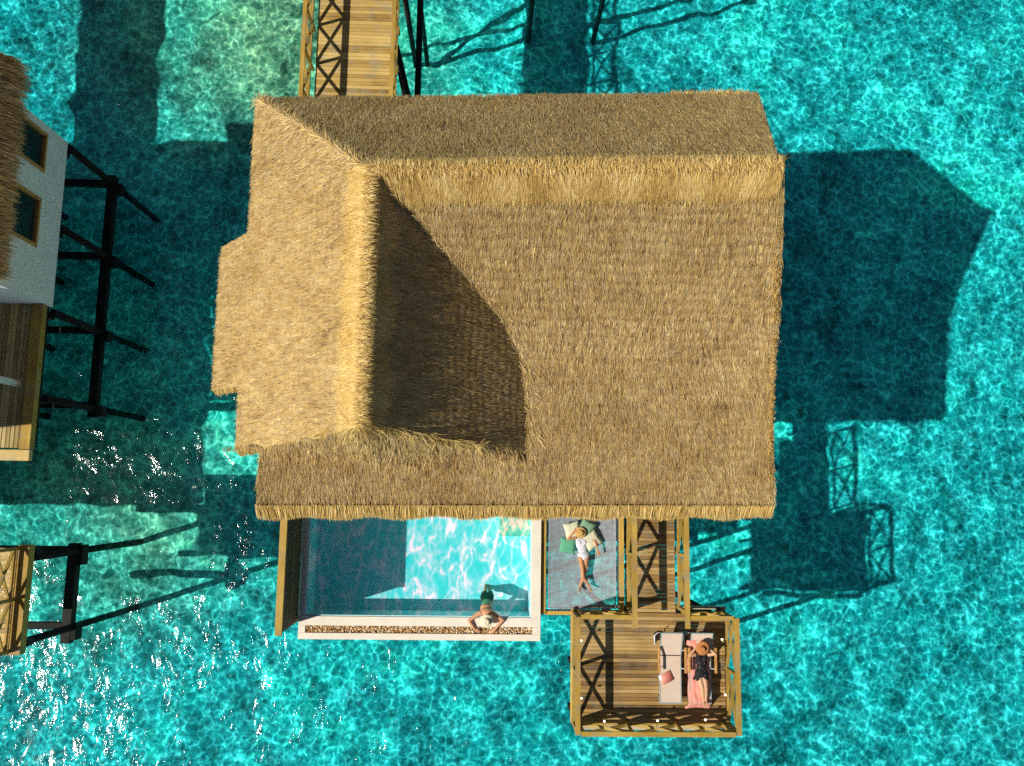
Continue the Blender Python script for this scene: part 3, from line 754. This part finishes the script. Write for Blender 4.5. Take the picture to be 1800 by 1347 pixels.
# ------------------------------------------------------------------ sun loungers
def lounger(x0, y0, label):
    """head towards +Y (image top); x0 left edge of the bed, y0 foot end"""
    W_, Lg = .60, 1.90; z = DECK+.33
    r = empty('sun_lounger', (x0+W_/2, y0+Lg/2, DECK), label, 'sun lounger', 'sun loungers on the deck')
    yb = y0+1.26
    s = MB(); s.box(x0+.028, x0+W_-.028, y0+.03, yb-.01, z+.012, z+.022, .5, .002); s.build('seat_sling', 'sling', r)
    def up(yy): return z+(yy-yb)*.42
    s = MB(); s.beam((x0+W_/2, yb+.01, z+.02), (x0+W_/2, y0+Lg-.03, up(y0+Lg-.03)+.02), W_-.056, .01, .5)
    s.build('back_sling', 'sling', r)
    f = MB()
    f.box(x0, x0+.026, y0, yb, z-.02, z+.03); f.box(x0+W_-.026, x0+W_, y0, yb, z-.02, z+.03)
    f.box(x0+.027, x0+W_-.027, y0, y0+.028, z-.02, z+.03)
    f.build('frame', 'grey_metal', r)
    f = MB()
    for xx in (x0+.013, x0+W_-.013): f.beam((xx, yb+.004, z+.01), (xx, y0+Lg, up(y0+Lg)+.01), .028, .035, .5)
    f.beam((x0+.03, y0+Lg-.012, up(y0+Lg)+.012), (x0+W_-.03, y0+Lg-.012, up(y0+Lg)+.012), .028, .035, .5)
    f.build('back_frame', 'grey_metal', r)
    MB().tube([(x0+.03, yb, z+.03), (x0+W_-.03, yb, z+.03)], .012, 6).build('hinge_bar', 'black', r)
    for xx in (x0+.03, x0+W_-.03):
        for yy in (y0+.12, yb+.1): MB().tube([(xx, yy, z-.02), (xx, yy, DECK+.002)], .016, 8).build('leg', 'grey_metal', r)
    for sx, xx in ((-1, x0-.045), (1, x0+W_+.075)):
        ya = yb-.42
        a = MB(); a.box(xx-.032, xx+.032, ya, ya+.66, z+.20, z+.235); a = a.build('armrest', 'arm_wood', r)
        xi = x0+.01 if sx < 0 else x0+W_-.01
        q = MB(); q.tube([(xi, ya+.08, z), (xx, ya+.1, z+.2)], .011, 6); q.tube([(xi, ya+.56, z), (xx, ya+.58, z+.2)], .011, 6)
        q.build('armrest_bracket', 'white_metal', a)
    w = MB(); w.lathe((x0-.06, y0+Lg-.22, DECK+.13), [(.13, -.025), (.13, .025)], 20, axis=(1, 0, 0)); w = w.build('wheel', 'black', r)
    MB().lathe((x0-.06, y0+Lg-.22, DECK+.13), [(.085, -.03), (.085, .03)], 16, axis=(1, 0, 0)).build('rim', 'white_metal', w)
    MB().tube([(x0-.12, y0+Lg-.36, z+.02), (x0-.13, y0+Lg-.12, z+.05), (x0-.06, y0+Lg-.05, z+.06), (x0+.02, y0+Lg-.04, z+.02)], .014, 6).build('handle', 'white_metal', r)
    return r
LZ = DECK+.33
lounger(4.815, -5.66, 'empty beige sun lounger on the deck with a pink magazine on it')
lounger(5.63, -5.66, 'sun lounger on the deck under the pink towel and the resting woman')

# magazine lying on the empty lounger
b = MB(); nx_ = 10
def page(w, h, zf, th):
    vs = []; fs = []
    for k in range(nx_+1):
        u = k/nx_; zz = zf(u)
        for (yy) in (0, h):
            vs += [(w*u, yy, zz), (w*u, yy, zz+th)]
    for k in range(nx_):
        a = k*4; c = a+4
        fs += [(a+1, c+1, c+3, a+3), (a, a+2, c+2, c), (a, c, c+1, a+1), (a+2, a+3, c+3, c+2)]
    fs += [(0, 1, 3, 2), (nx_*4, nx_*4+2, nx_*4+3, nx_*4+1)]
    b._add(vs, fs, .5)
page(.36, .27, lambda u: .035*math.sin(u*math.pi)**.8, .012)
R_ = Matrix.Rotation(math.radians(27), 3, 'Z')
vv = [R_ @ Vector(p) for p in b.v]; vmin = Vector((4.90, -5.18, LZ+.026)); b.v = [tuple(p+vmin) for p in vv]
mg = b.build('magazine', 'magazine', None, True); tag(mg, 'pink and white magazine lying open face down on the empty lounger', 'magazine')

# pink towel over the second lounger
def towel():
    nx, ny = 22, 60; x0, x1 = 5.60, 6.22; y0, y1 = -5.86, -3.98; P_ = np.zeros((ny, nx, 3))
    for j in range(ny):
        v = j/(ny-1); y = y0+(y1-y0)*v
        for i in range(nx):
            u = i/(nx-1); x = x0+(x1-x0)*u+.012*math.sin(v*17)
            yb = -5.66+1.26; z = LZ+.034+max(0, (y-yb))*.42
            z += .012*math.sin(u*9+v*13)*math.sin(v*21+u*4)+.008*math.sin(u*25+v*7)
            if y < -5.67: z -= (-5.67-y)*1.5
            if v > .93 : x += (u-.5)*.1
            if v < .06: x += (u-.5)*.08; 
            e = max(0, .06-u, u-.94)*1.3
            z -= e
            P_[j, i] = (x, y+.03*math.sin(u*3.1), z)
    par = empty('towel', (5.9, -4.9, LZ), 'pink towel spread over the lounger beneath the woman in black', 'towel')
    o = grid_mesh('towel_cloth', P_, 'towel', par, .012)
    o.data.polygons.foreach_set('use_smooth', [True]*len(o.data.polygons)); return par
tw = towel()

# ------------------------------------------------------------------ cushions
def cushion(c, size, rot, tilt, mat, label):
    n = 14; vs = []; fs = []
    for s in (1, -1):
        for j in range(n+1):
            for i in range(n+1):
                u = -1+2*i/n; v = -1+2*j/n
                pin = 1-.09*(1-abs(u))*abs(v)**2-0.0; pin2 = 1-.09*(1-abs(v))*abs(u)**2
                h = .5*((1-u**4)*(1-v**4))**.55
                vs.append((u*size/2*pin2, v*size/2*pin, s*h*.15+.004*s))
    m = (n+1)**2
    for s in (0, 1):
        for j in range(n):
            for i in range(n):
                a = s*m+j*(n+1)+i; q = (a, a+1, a+n+2, a+n+1); fs.append(q if s == 0 else q[::-1])
    per = [i for i in range(n+1)]+[j*(n+1)+n for j in range(1, n+1)]+[n*(n+1)+i for i in range(n-1, -1, -1)]+[j*(n+1) for j in range(n-1, 0, -1)]
    for k in range(len(per)):
        a = per[k]; c2 = per[(k+1) % len(per)]; fs.append((a, m+a, m+c2, c2))
    Rm = Matrix.Rotation(math.radians(rot), 3, 'Z') @ Matrix.Rotation(math.radians(tilt[0]), 3, 'X') @ Matrix.Rotation(math.radians(tilt[1]), 3, 'Y')
    b = MB(); b._add([tuple(Rm @ Vector(p)+Vector(c)) for p in vs], fs, .5)
    return tag(b.build('cushion', mat, None, True), label, 'cushion', 'cushions on the net')
NZ = 3.63
cushion((2.35, -1.53, NZ+.13), .44, -6, (6, 0), 'cushion_teal', 'jade green cushion on the net under the bent arm of the woman')
cushion((2.47, -1.10, NZ+.18), .44, 14, (8, 0), 'cushion_cream', 'cream cushion on the net behind the hat, half under the thatch')
cushion((2.87, -1.03, NZ+.17), .42, -28, (8, 4), 'cushion_green', 'sage green cushion on the net, the topmost beside the dark hair')
cushion((3.02, -1.38, NZ+.15), .46, 33, (4, 3), 'cushion_cream', 'large cream cushion on the net under the outstretched arm')

# ------------------------------------------------------------------ people
class Body(MB):
    def cap(s, a, b, ra, rb, n=14, flat=None):
        """tapered limb segment with rounded ends"""
        a = Vector(a); b = Vector(b); d = b-a; L = d.length; d.normalize(); prof = []
        for k in range(1, 6): t = math.pi/2*k/6; prof.append((ra*math.sin(t), -ra*math.cos(t)))
        prof.append((ra, 0)); prof.append(((ra+rb)/2*1.02, L/2)); prof.append((rb, L))
        for k in range(5, 0, -1): t = math.pi/2*k/6; prof.append((rb*math.sin(t), L+rb*math.cos(t)))
        s.lathe(a, prof, n, axis=d); return s
    def chain(s, pts, rad):
        for i in range(len(pts)-1): s.cap(pts[i], pts[i+1], rad[i], rad[i+1])
        return s
    def hand(s, wrist, tip_dir, normal, side, curl=.35, scale=1.0):
        w = Vector(wrist); d = Vector(tip_dir).normalized(); n = Vector(normal).normalized(); n = (n-d*n.dot(d)).normalized(); q = d.cross(n)*side
        k = scale
        for o in (-.026, -.009, .009, .026): s.cap(w+d*.01*k+q*o*.7*k, w+d*.085*k+q*o*k, .016*k, .013*k, 8)
        for o, L in ((-.030, .062), (-.010, .074), (.010, .070), (.030, .055)):
            p = w+d*.09*k+q*o*k; L *= k
            p1 = p+d*L*.42-n*L*curl*.15; p2 = p1+(d*.85-n*curl*.8).normalized()*L*.33; p3 = p2+(d*.6-n*curl*1.4).normalized()*L*.25
            s.chain([p, p1, p2, p3], [.0095*k, .009*k, .008*k, .0065*k])
        t0 = w+d*.03*k-q*.030*k; t1 = t0+(d*.7-q*.8).normalized()*.036*k; t2 = t1+(d*.95-q*.3-n*.2).normalized()*.03*k
        s.chain([t0, t1, t2], [.013*k, .0105*k, .008*k]); return s
    def foot(s, ankle, toe_dir, up):
        a = Vector(ankle); d = Vector(toe_dir).normalized(); u = Vector(up).normalized()
        s.cap(a-d*.03-u*.02, a+d*.10-u*.03, .034, .030); s.cap(a+d*.1-u*.03, a+d*.165-u*.035, .030, .022)
        q = d.cross(u)
        for o, L in ((-.024, .035), (-.011, .032), (.001, .029), (.012, .026), (.022, .022)): s.cap(a+d*.165+q*o-u*.036, a+d*(.165+L)+q*o-u*.038, .010, .008, 8)
        return s
    def head(s, c, up, face, r=.098):
        c = Vector(c); u = Vector(up).normalized(); f = Vector(face).normalized(); f = (f-u*f.dot(u)).normalized(); q = u.cross(f)
        Rm = Matrix((q, f, u)).transposed()
        s.ell(c, (r*.80, r*.96, r*1.16), 20, 14, rot=Rm)
        s.cap(c-u*.055+f*.035, c-u*.095+f*.045, .055, .030)            # jaw and chin
        s.cap(c+u*.015+f*.085, c-u*.022+f*.108, .010, .015, 8)        # nose
        for e in (-1, 1):
            s.ell(c+q*e*r*.80-u*.008, (.014, .02, .032), 8, 6, rot=Rm)   # ears
            s.cap(c+q*e*.018-u*.058+f*.088, c-u*.058+f*.094, .007, .009, 8)   # lips
            s.cap(c+q*e*.045+u*.028+f*.078, c+q*e*.016+u*.03+f*.086, .008, .009, 8)   # brows
        return s
def solid(mb, name, mat, parent, vox=.007, smooth=4):
    o = mb.build('tmp', mat, parent)
    r = o.modifiers.new('r', 'REMESH'); r.mode = 'VOXEL'; r.voxel_size = vox; r.use_smooth_shade = True
    if smooth: q = o.modifiers.new('s', 'SMOOTH'); q.factor = .5; q.iterations = smooth
    dg = bpy.context.evaluated_depsgraph_get(); dg.update()
    me = bpy.data.meshes.new_from_object(o.evaluated_get(dg)); me.name = name
    loc = PW[parent.name] if parent else o.location.copy()
    bpy.data.objects.remove(o)
    n = bpy.data.objects.new(name, me); COL.objects.link(n)
    if parent: n.parent = parent
    else: n.location = loc
    PW[n.name] = Vector(loc); return n
def hat(c, axis, rb, rc, h, mat, parent, squash=.85, band=True, name='hat'):
    prof = [(rb, 0), (rb*1.0, .006), (rb*.8, .004), (rc*1.08, .008), (rc, .02), (rc*.97, h*.55), (rc*.86, h*.9), (rc*.55, h), (rc*.2, h*.88), (.004, h*.85)]
    o = MB().lathe(c, prof, 28, axis=axis, sx=squash).build(name, mat, parent, True)
    if band: MB().lathe(c, [(rc*1.05, .012), (rc*1.035, .038)], 28, axis=axis, sx=squash).build('hat_band', 'ribbon', o, True)
    return o
def scalp(c, up, back, parent, strands):
    b = Body(); c = Vector(c); u = Vector(up).normalized(); k = Vector(back).normalized()
    b.ell(c+u*.022+k*.022, (.092, .092, .105), 16, 12)
    for p, q, r0, r1 in strands: b.cap(p, q, r0, r1)
    return solid(b, 'hair', 'hair', parent, .008, 2)

# --- woman lying on the net, head to the north, tan hat over her face
pw = empty('person', (2.72, -1.9, 3.6), 'person in a white floral swimsuit lying on the net, tan hat over the face', 'person', None)
z = 3.71
hd = (2.70, -1.24, z+.10); nk = (2.72, -1.37, z+.05)
shL, shR = Vector((2.56, -1.44, z+.06)), Vector((2.90, -1.44, z+.06))
chest = (2.735, -1.53, z+.06); waist = (2.76, -1.74, z+.055); hips = (2.79, -1.90, z+.055)
def torso(b, g=0.0):
    b.ell(chest, (.165+g, .135+g, .10+g)); b.ell((chest[0], chest[1]-.10, z+.06), (.145+g, .12+g, .09+g))
    b.ell(waist, (.118+g, .13+g, .08+g)); b.ell(hips, (.165+g, .13+g, .098+g))
    for e in (-1, 1): b.ell((chest[0]+e*.07, chest[1]-.01, z+.125), (.062+g, .062+g, .055+g))
    return b
b = Body(); torso(b); b.head(hd, (-.05, 1, .15), (0, .1, 1)); b.cap(nk, (2.705, -1.30, z+.07), .05, .047)
b.chain([shL, (2.34, -1.47, z+.10)], [.052, .040]); b.chain([(2.34, -1.47, z+.10), (2.50, -1.26, z+.19)], [.040, .027])
b.hand((2.50, -1.26, z+.19), (.8, .35, .15), (0, 0, 1), 1, .5)
b.chain([shR, (3.10, -1.50, z+.13)], [.052, .040]); b.chain([(3.10, -1.50, z+.13), (3.18, -1.75, z+.16)], [.040, .026])
b.hand((3.18, -1.75, z+.16), (.25, -1, -.1), (0, 0, 1), -1, .3)
kL, kR = (2.84, -2.33, z+.07), (2.76, -2.31, z+.15)
b.chain([(2.71, -1.94, z+.05), kR], [.088, .058]); b.chain([kR, (2.77, -2.50, z+.13), (2.945, -2.72, z+.07)], [.055, .056, .034])
b.chain([(2.87, -1.94, z+.05), kL], [.088, .056]); b.chain([kL, (2.80, -2.5, z+.02), (2.70, -2.76, z+.02)], [.054, .054, .034])
b.foot((2.945, -2.72, z+.07), (.25, -.55, .75), (-.1, .8, .6)); b.foot((2.70, -2.76, z+.02), (-.2, -.6, .72), (-.1, .8, .6))
solid(b, 'body', 'skin_f', pw)
b = Body(); torso(b, .010)
b.cap((2.66, -1.43, z+.12), (2.65, -1.50, z+.14), .02, .03); b.cap((2.80, -1.43, z+.12), (2.81, -1.5, z+.14), .02, .03); b.ell((2.79, -1.98, z+.06), (.09, .09, .09))
solid(b, 'swimsuit', 'swimsuit', pw)
scalp(hd, (0, 1, 0), (.1, .4, -.3), pw, [((2.78, -1.22, z+.06), (2.86, -1.30, z+.03), .07, .04), ((2.72, -1.12, z+.08), (2.80, -1.02, z+.06), .04, .015)])
hat((2.685, -1.275, z+.205), (-.1, -.15, 1), .155, .09, .085, 'hat_tan', pw, 1.0, band=False)

pw.location.y += .11

# --- woman on the lounger, arms folded behind her head
pb = empty('person', (5.93, -4.9, LZ), 'person in a black printed dress lying on the pink towel with a russet hat', 'person', None)
z = LZ+.05
def bk(y): return z+max(0, y+4.40)*.42
hx = 5.93
hd = (hx, -4.10, bk(-4.10)+.10); b = Body()
def torso2(b, g=0.0):
    b.ell((hx, -4.42, bk(-4.42)+.09), (.17+g, .14+g, .10+g)); b.ell((hx, -4.54, z+.09), (.15+g, .13+g, .09+g))
    b.ell((hx-.005, -4.67, z+.085), (.125+g, .13+g, .085+g)); b.ell((hx-.01, -4.82, z+.085), (.165+g, .14+g, .095+g))
    for e in (-1, 1): b.ell((hx+e*.075, -4.43, bk(-4.42)+.155), (.065+g, .065+g, .055+g))
    return b
torso2(b); b.head(hd, (.02, 1, .3), (0, -.2, 1)); b.cap((hx, -4.29, bk(-4.29)+.08), (hx, -4.2, bk(-4.2)+.08), .05, .046)
for e, el in ((-1, (5.58, -4.37, bk(-4.33)+.13)), (1, (6.29, -4.31, bk(-4.3)+.15))):
    sh = Vector((hx+e*.18, -4.35, bk(-4.35)+.09)); b.chain([sh, el], [.052, .040])
    wr = Vector((hx+e*.15, -4.14, bk(-4.1)+.06)); b.chain([el, wr], [.039, .027]); b.hand(wr, (-e*.9, .35, .1), (0, 0, -1), e, .5)
kl, kr = (5.93, -5.20, z+.15), (6.03, -5.20, z+.14)
b.chain([(5.85, -4.88, z+.075), kl], [.09, .058]); b.chain([kl, (5.95, -5.36, z+.10), (5.985, -5.56, z+.05)], [.055, .055, .034])
b.chain([(6.0, -4.88, z+.075), kr], [.09, .058]); b.chain([kr, (6.04, -5.36, z+.09), (6.05, -5.55, z+.05)], [.055, .054, .034])
b.foot((5.985, -5.56, z+.05), (.05, -.45, .8), (0, .85, .5)); b.foot((6.05, -5.55, z+.05), (.15, -.4, .8), (0, .85, .5))
solid(b, 'body', 'skin_p', pb)
b = Body(); torso2(b, .009)
for e in (-1, 1):
    b.cap((hx+e*.08, -4.86, z+.08), (hx+e*.09, -4.96, z+.09), .100, .088)
    b.cap((hx+e*.08, -4.30, bk(-4.3)+.13), (hx+e*.09, -4.38, bk(-4.38)+.14), .03, .05)
    b.cap((hx+e*.10, -4.9, z+.03), (hx+e*.19, -5.0, z+.01), .06, .03)
solid(b, 'dress', 'black_lace', pb)
scalp(hd, (0, 1, .3), (0, .2, -.3), pb, [((hx+.03, -4.12, bk(-4.12)+.03), (hx+.12, -4.22, bk(-4.2)+.02), .06, .03)])
hat((hx-.03, -4.14, bk(-4.1)+.215), (-.12, -.30, 1), .20, .085, .10, 'hat_brown', pb, .86)

# --- man leaning over the pool edge, seen from above with a white hat
pm = empty('person', (.1, -3.4, 3.6), 'person in a white hat and green trunks leaning on the pool edge over the pebbles', 'person', None)
cx = .10; b = Body()
b.ell((cx, -3.33, 3.93), (.185, .12, .13)); b.ell((cx, -3.25, 3.82), (.165, .13, .13)); b.ell((cx+.01, -3.14, 3.66), (.14, .13, .14)); b.ell((cx+.02, -3.04, 3.50), (.15, .13, .14))
hd = (cx+.01, -3.52, 4.13); b.head(hd, (0, -.35, 1), (0, -1, -.45)); b.cap((cx, -3.38, 4.0), (cx, -3.46, 4.06), .058, .055)
for e, el, wr in ((-1, (-.36, -3.56, 3.97), (-.20, -3.80, 3.95)), (1, (.56, -3.54, 3.97), (.33, -3.82, 3.95))):
    sh = Vector((cx+e*.185, -3.36, 3.98)); b.cap(sh-Vector((e*.03, 0, 0)), sh, .07, .062)
    b.chain([sh, el], [.062, .047]); b.chain([el, wr], [.047, .03]); b.hand(wr, (-e*.75, -.35, -.05), (0, 0, 1), -e, .25, 1.05)
for e, kn, an in ((-1, (cx-.03, -2.90, 3.14), (cx-.01, -2.72, 2.78)), (1, (cx+.12, -2.92, 3.12), (cx+.06, -2.74, 2.74))):
    b.chain([(cx+.02+e*.08, -3.01, 3.46), kn], [.098, .062]); b.chain([kn, an], [.060, .038]); b.foot(an, (0, .75, -.6), (0, .5, .8))
solid(b, 'body', 'skin_m', pm)
b = Body(); b.ell((cx+.02, -3.04, 3.50), (.162, .142, .15)); b.ell((cx+.015, -3.10, 3.58), (.155, .145, .10))
for e in (-1, 1): b.cap((cx+.02+e*.08, -3.01, 3.46), (cx+.03+e*.08, -2.95, 3.25), .115, .095)
solid(b, 'swim_trunks', 'green_trunks', pm)
hat((cx+.005, -3.535, 4.195), (.05, -.25, 1), .185, .10, .10, 'hat_white', pm, .94, band=False)

# ------------------------------------------------------------------ terrace level
# everything on the terrace (pool, fence, net, walkway, deck and what stands on them) was drawn for a floor 3.8 m up;
# the terrace floor is really 4.8 m above the water and its pieces a little smaller
TS = .956
for o in list(COL.objects):
    if o.parent is None and (o.name.split('.')[0] in ('plunge_pool', 'pebbles', 'privacy_fence', 'hammock_net', 'walkway', 'sun_deck', 'sun_lounger', 'magazine', 'towel', 'cushion', 'person')):
        o.location = (o.location.x*TS, o.location.y*TS, o.location.z*TS+1.167); o.scale = (TS, TS, TS)

# ------------------------------------------------------------------ neighbouring villa at the left edge
nb = empty('neighbour_villa', (-17, 6, 0), 'white walled villa with a thatched roof at the left edge above dark piles', 'villa')
# walls with window openings: east wall
WX = -12.62; zt = 6.9
wins = [(6.5, 7.92, 4.45, 6.0), (8.68, 9.83, 4.42, 6.0)]
b = MB(); ys = [5.05, 6.5, 7.92, 8.68, 9.83, 10.07]
for i in range(5):
    if i in (1, 3): b.box(WX-.16, WX, ys[i], ys[i+1], 3.35, wins[i//2][2], bev=0); b.box(WX-.16, WX, ys[i], ys[i+1], 6.0, zt, bev=0)
    else: b.box(WX-.16, WX, ys[i], ys[i+1], 3.35, zt, bev=0)
b.box(-22, WX-.162, 9.9, 10.05, 3.35, zt, bev=0); b.box(-22, WX-.162, 5.05, 5.2, 3.35, zt, bev=0)
b.build('wall', 'plaster', nb)
for (y0, y1, z0, z1) in wins:
    f = MB(); t = .09
    f.box(WX-.12, WX+.03, y0, y0+t, z0, z1); f.box(WX-.12, WX+.03, y1-t, y1, z0, z1)
    f.box(WX-.12, WX+.03, y0+t, y1-t, z0, z0+t); f.box(WX-.12, WX+.03, y0+t, y1-t, z1-t, z1)
    f = f.build('window', 'arm_wood', nb)
    MB().box(WX-.09, WX-.07, y0+t, y1-t, z0+t, z1-t).build('pane', 'glass', f)
# roof
def nb_roof(x0, x1, y0, y1, ze, zr, xr):
    X, Y = np.meshgrid(np.linspace(x0, x1, 40), np.linspace(y0, y1, 40))
    hf = lambda x, y: np.where(x > xr, zr-(zr-ze)*(x-xr)/(x1-xr), zr-(zr-ze)*(xr-x)/(xr-x0))
    ro = grid_mesh('thatch_roof', np.stack([X, Y, hf(X, Y)-.03], -1), 'thatch_base', nb, .3)
    k = 9000; x = rng.uniform(xr+1.5, x1+.02, k); y = rng.uniform(y0, y1, k)
    s = (zr-ze)/(x1-xr); n = np.tile(np.array([s, 0, 1])/math.hypot(s, 1), (k, 1)); d = np.tile(np.array([1, 0, -s])/math.hypot(s, 1), (k, 1))
    pts = [cover(x, y, course_tint(x, y, hf(x, y), k, d), hfun=hf, nd=(n, d), L=(.25, .5))]
    pts.append(fringe((x1, y0, ze), (x1, y1, ze), (1, -.35, 0), 420, (.22, .5), outw=.55, lay=.25))
    pts.append(fringe((x1-2, y1, ze+2*s), (x1, y1, ze), (0, 1, 0), 260, (.2, .4), outw=.4, lay=.3))
    pts.append(fringe((x1-2, y0, ze+2*s), (x1, y0, ze), (0, -1, 0), 360, (.2, .4), outw=.4, lay=.3))
    V, F, T = joinb(pts); fast_mesh('straw_cover', V, F, T, 'thatch', ro); return ro
nb_roof(-20.0, -12.2, 5.05, 10.75, 6.9, 10.4, -15.9)
nb_roof(-20.0, -14.5, .1, 4.9, 7.3, 9.6, -16.6)
# terrace boards running north-south, edge board, column
b = MB(); x = -17.0
while x < -12.96: b.box(x, min(x+.10, -12.95), .95, 5.04, DECK-.04, DECK+random.uniform(-.002, .002)); x += .115
b.build('terrace_decking', 'terrace', nb)
MB().box(-12.93, -12.64, .92, 5.04, DECK-.22, DECK+.02, .45).build('edge_board', 'rail_y', nb)
MB().box(-17, -12.66, .60, .90, DECK-.20, DECK-.03, .9).build('step_board', 'bridge_x', nb)
MB().tube([(-13.15, 2.75, DECK), (-13.15, 2.75, 6.2)], .10, 16).build('column', 'plaster', nb, True)
# main platform further left
b = MB(); b.box(-27, -17.05, -2.8, 10.8, 3.3, DECK-.01); b.box(-17.04, WX-.17, 5.21, 9.89, 3.56, DECK-.01); b.box(-22.6, -19.7, 10.85, 24, 3.4, DECK-.02); b.build('floor_slab', 'dark', nb)
# substructure
for yy in (9.95, 7.45, 4.9, 2.4):
    for xx in (-12.63, -16.0): pile(nb, xx, yy, 3.3, r=.11)
b = MB(); b.box(-12.76, -12.50, 2.1, 10.2, .30, .56)
b.build('beam', 'dark', nb)
for yy in (9.95, 7.45, 4.95, 2.5):
    MB().box(-16.2, -12.77, yy-.12, yy+.10, .32, .52).build('crossbeam', 'dark', nb)
    MB().box(-12.495, -12.30, yy-.36, yy-.02, .22, .54).build('pile_cap', 'dark', nb)
b = MB()
for yy in (9.8, 7.3, 4.81, 2.36): b.box(-17.0, -12.68, yy-.09, yy+.09, 3.05, 3.32)
for xx in (-12.8, -15.7): b.box(xx-.08, xx+.08, 1.0, 10.0, 3.33, 3.55)
b.build('floor_beam', 'dark', nb)

# lower deck of the neighbour
nd_ = empty('neighbour_deck', (-13.5, -3.1, 0), 'weathered deck with lattice railing at the left edge over the glittering water', 'deck')
boards(-17.0, -12.72, -4.5, -1.78, DECK).build('decking', 'bridge_x', nd_)
b = MB(); b.box(-12.70, -12.40, -4.60, -1.70, DECK-.28, DECK-.005, .45); b.build('edge_beam', 'rail_y', nd_)
b = MB(); b.box(-17, -12.72, -4.60, -4.52, DECK-.26, DECK); b.build('edge_beam', 'rail_x', nd_)
railing(nd_, (-12.72, -1.74), (-12.72, -4.56), DECK, 2, topw=.12)
g = MB().tube([(-12.75, -2.55, 4.32), (-12.90, -2.55, 4.32)], .012, 6).build('lamp', 'rail_n', nd_)
MB().ell((-12.92, -2.55, 4.36), (.032, .032, .032), 12, 8).build('globe', 'glow', g, True)
g = MB().tube([(-12.75, -3.75, 4.32), (-12.90, -3.75, 4.32)], .012, 6).build('lamp', 'rail_n', nd_)
MB().ell((-12.92, -3.75, 4.36), (.032, .032, .032), 12, 8).build('globe', 'glow', g, True)
b = MB(); b.box(-13.0, -12.72, -4.5, -1.8, 3.28, 3.50)
b.box(-17, -12.5, -1.98, -1.80, 2.95, 3.27); b.box(-17, -12.5, -4.48, -4.30, 2.95, 3.27)
b.build('floor_beam', 'dark', nd_)
for yy in (-2.05, -4.35):
    MB().tube([(-12.75, yy-.05, 3.0), (-12.3, yy, BED-.3)], .11, 10, .4).build('pile', 'dark', nd_, True)
    MB().box(-16.2, -12.86, yy-.10, yy+.10, .5, .75).build('crossbeam', 'dark', nd_)
MB().box(-12.85, -12.57, -4.85, -1.85, .55, .85).build('beam', 'dark', nd_)
for (ya, yb_) in ((-2.5, -1.9), (-4.75, -4.3)): MB().box(-12.56, -12.40, ya, yb_, .45, .85).build('pile_cap', 'dark', nd_)

# ------------------------------------------------------------------ light, sky, camera
sun = bpy.data.lights.new('sun', 'SUN'); sun.energy = 5.0; sun.angle = math.radians(.53); sun.color = (1, .94, .84)
so = bpy.data.objects.new('sun', sun); COL.objects.link(so); so.location = (-40, -15, 45)
so.rotation_euler = SUNV.to_track_quat('Z', 'Y').to_euler()
w = bpy.data.worlds.new('World'); sc.world = w; w.use_nodes = True; nt = w.node_tree
sky = nt.nodes.new('ShaderNodeTexSky'); sky.sky_type = 'NISHITA'; sky.sun_disc = False
sky.sun_elevation = math.asin(SUNV.z); sky.sun_rotation = math.atan2(SUNV.x, SUNV.y)
bg = nt.nodes['Background']; nt.links.new(sky.outputs[0], bg.inputs[0]); bg.inputs[1].default_value = .05; sky.air_density = .8; sky.dust_density = .5

cam = bpy.data.cameras.new('camera'); co = bpy.data.objects.new('camera', cam); COL.objects.link(co); sc.camera = co
RM = ((0.999322141192191, -0.01856625994109377, -0.03178918235586512), (0.014197793997126956, 0.9910796109951573, -0.1325127439731849), (0.033965876533218683, 0.1319715827801101, 0.990671398885545))
co.matrix_world = Matrix.Translation((0, 0, 26.4)) @ Matrix(RM).to_4x4()
cam.sensor_fit = 'HORIZONTAL'; cam.sensor_width = 36; cam.lens = 28.0; cam.clip_end = 5000; cam.clip_start = .5
vs = sc.view_settings; vs.view_transform = 'Standard'; vs.look = 'None'; vs.gamma = 1; vs.exposure = 0; vs.use_curve_mapping = False
sc.cycles.use_denoising = False; sc.cycles.max_bounces = 6; sc.cycles.transparent_max_bounces = 12; sc.cycles.diffuse_bounces = 3; sc.cycles.glossy_bounces = 2
sc.cycles.sample_clamp_indirect = 1.2
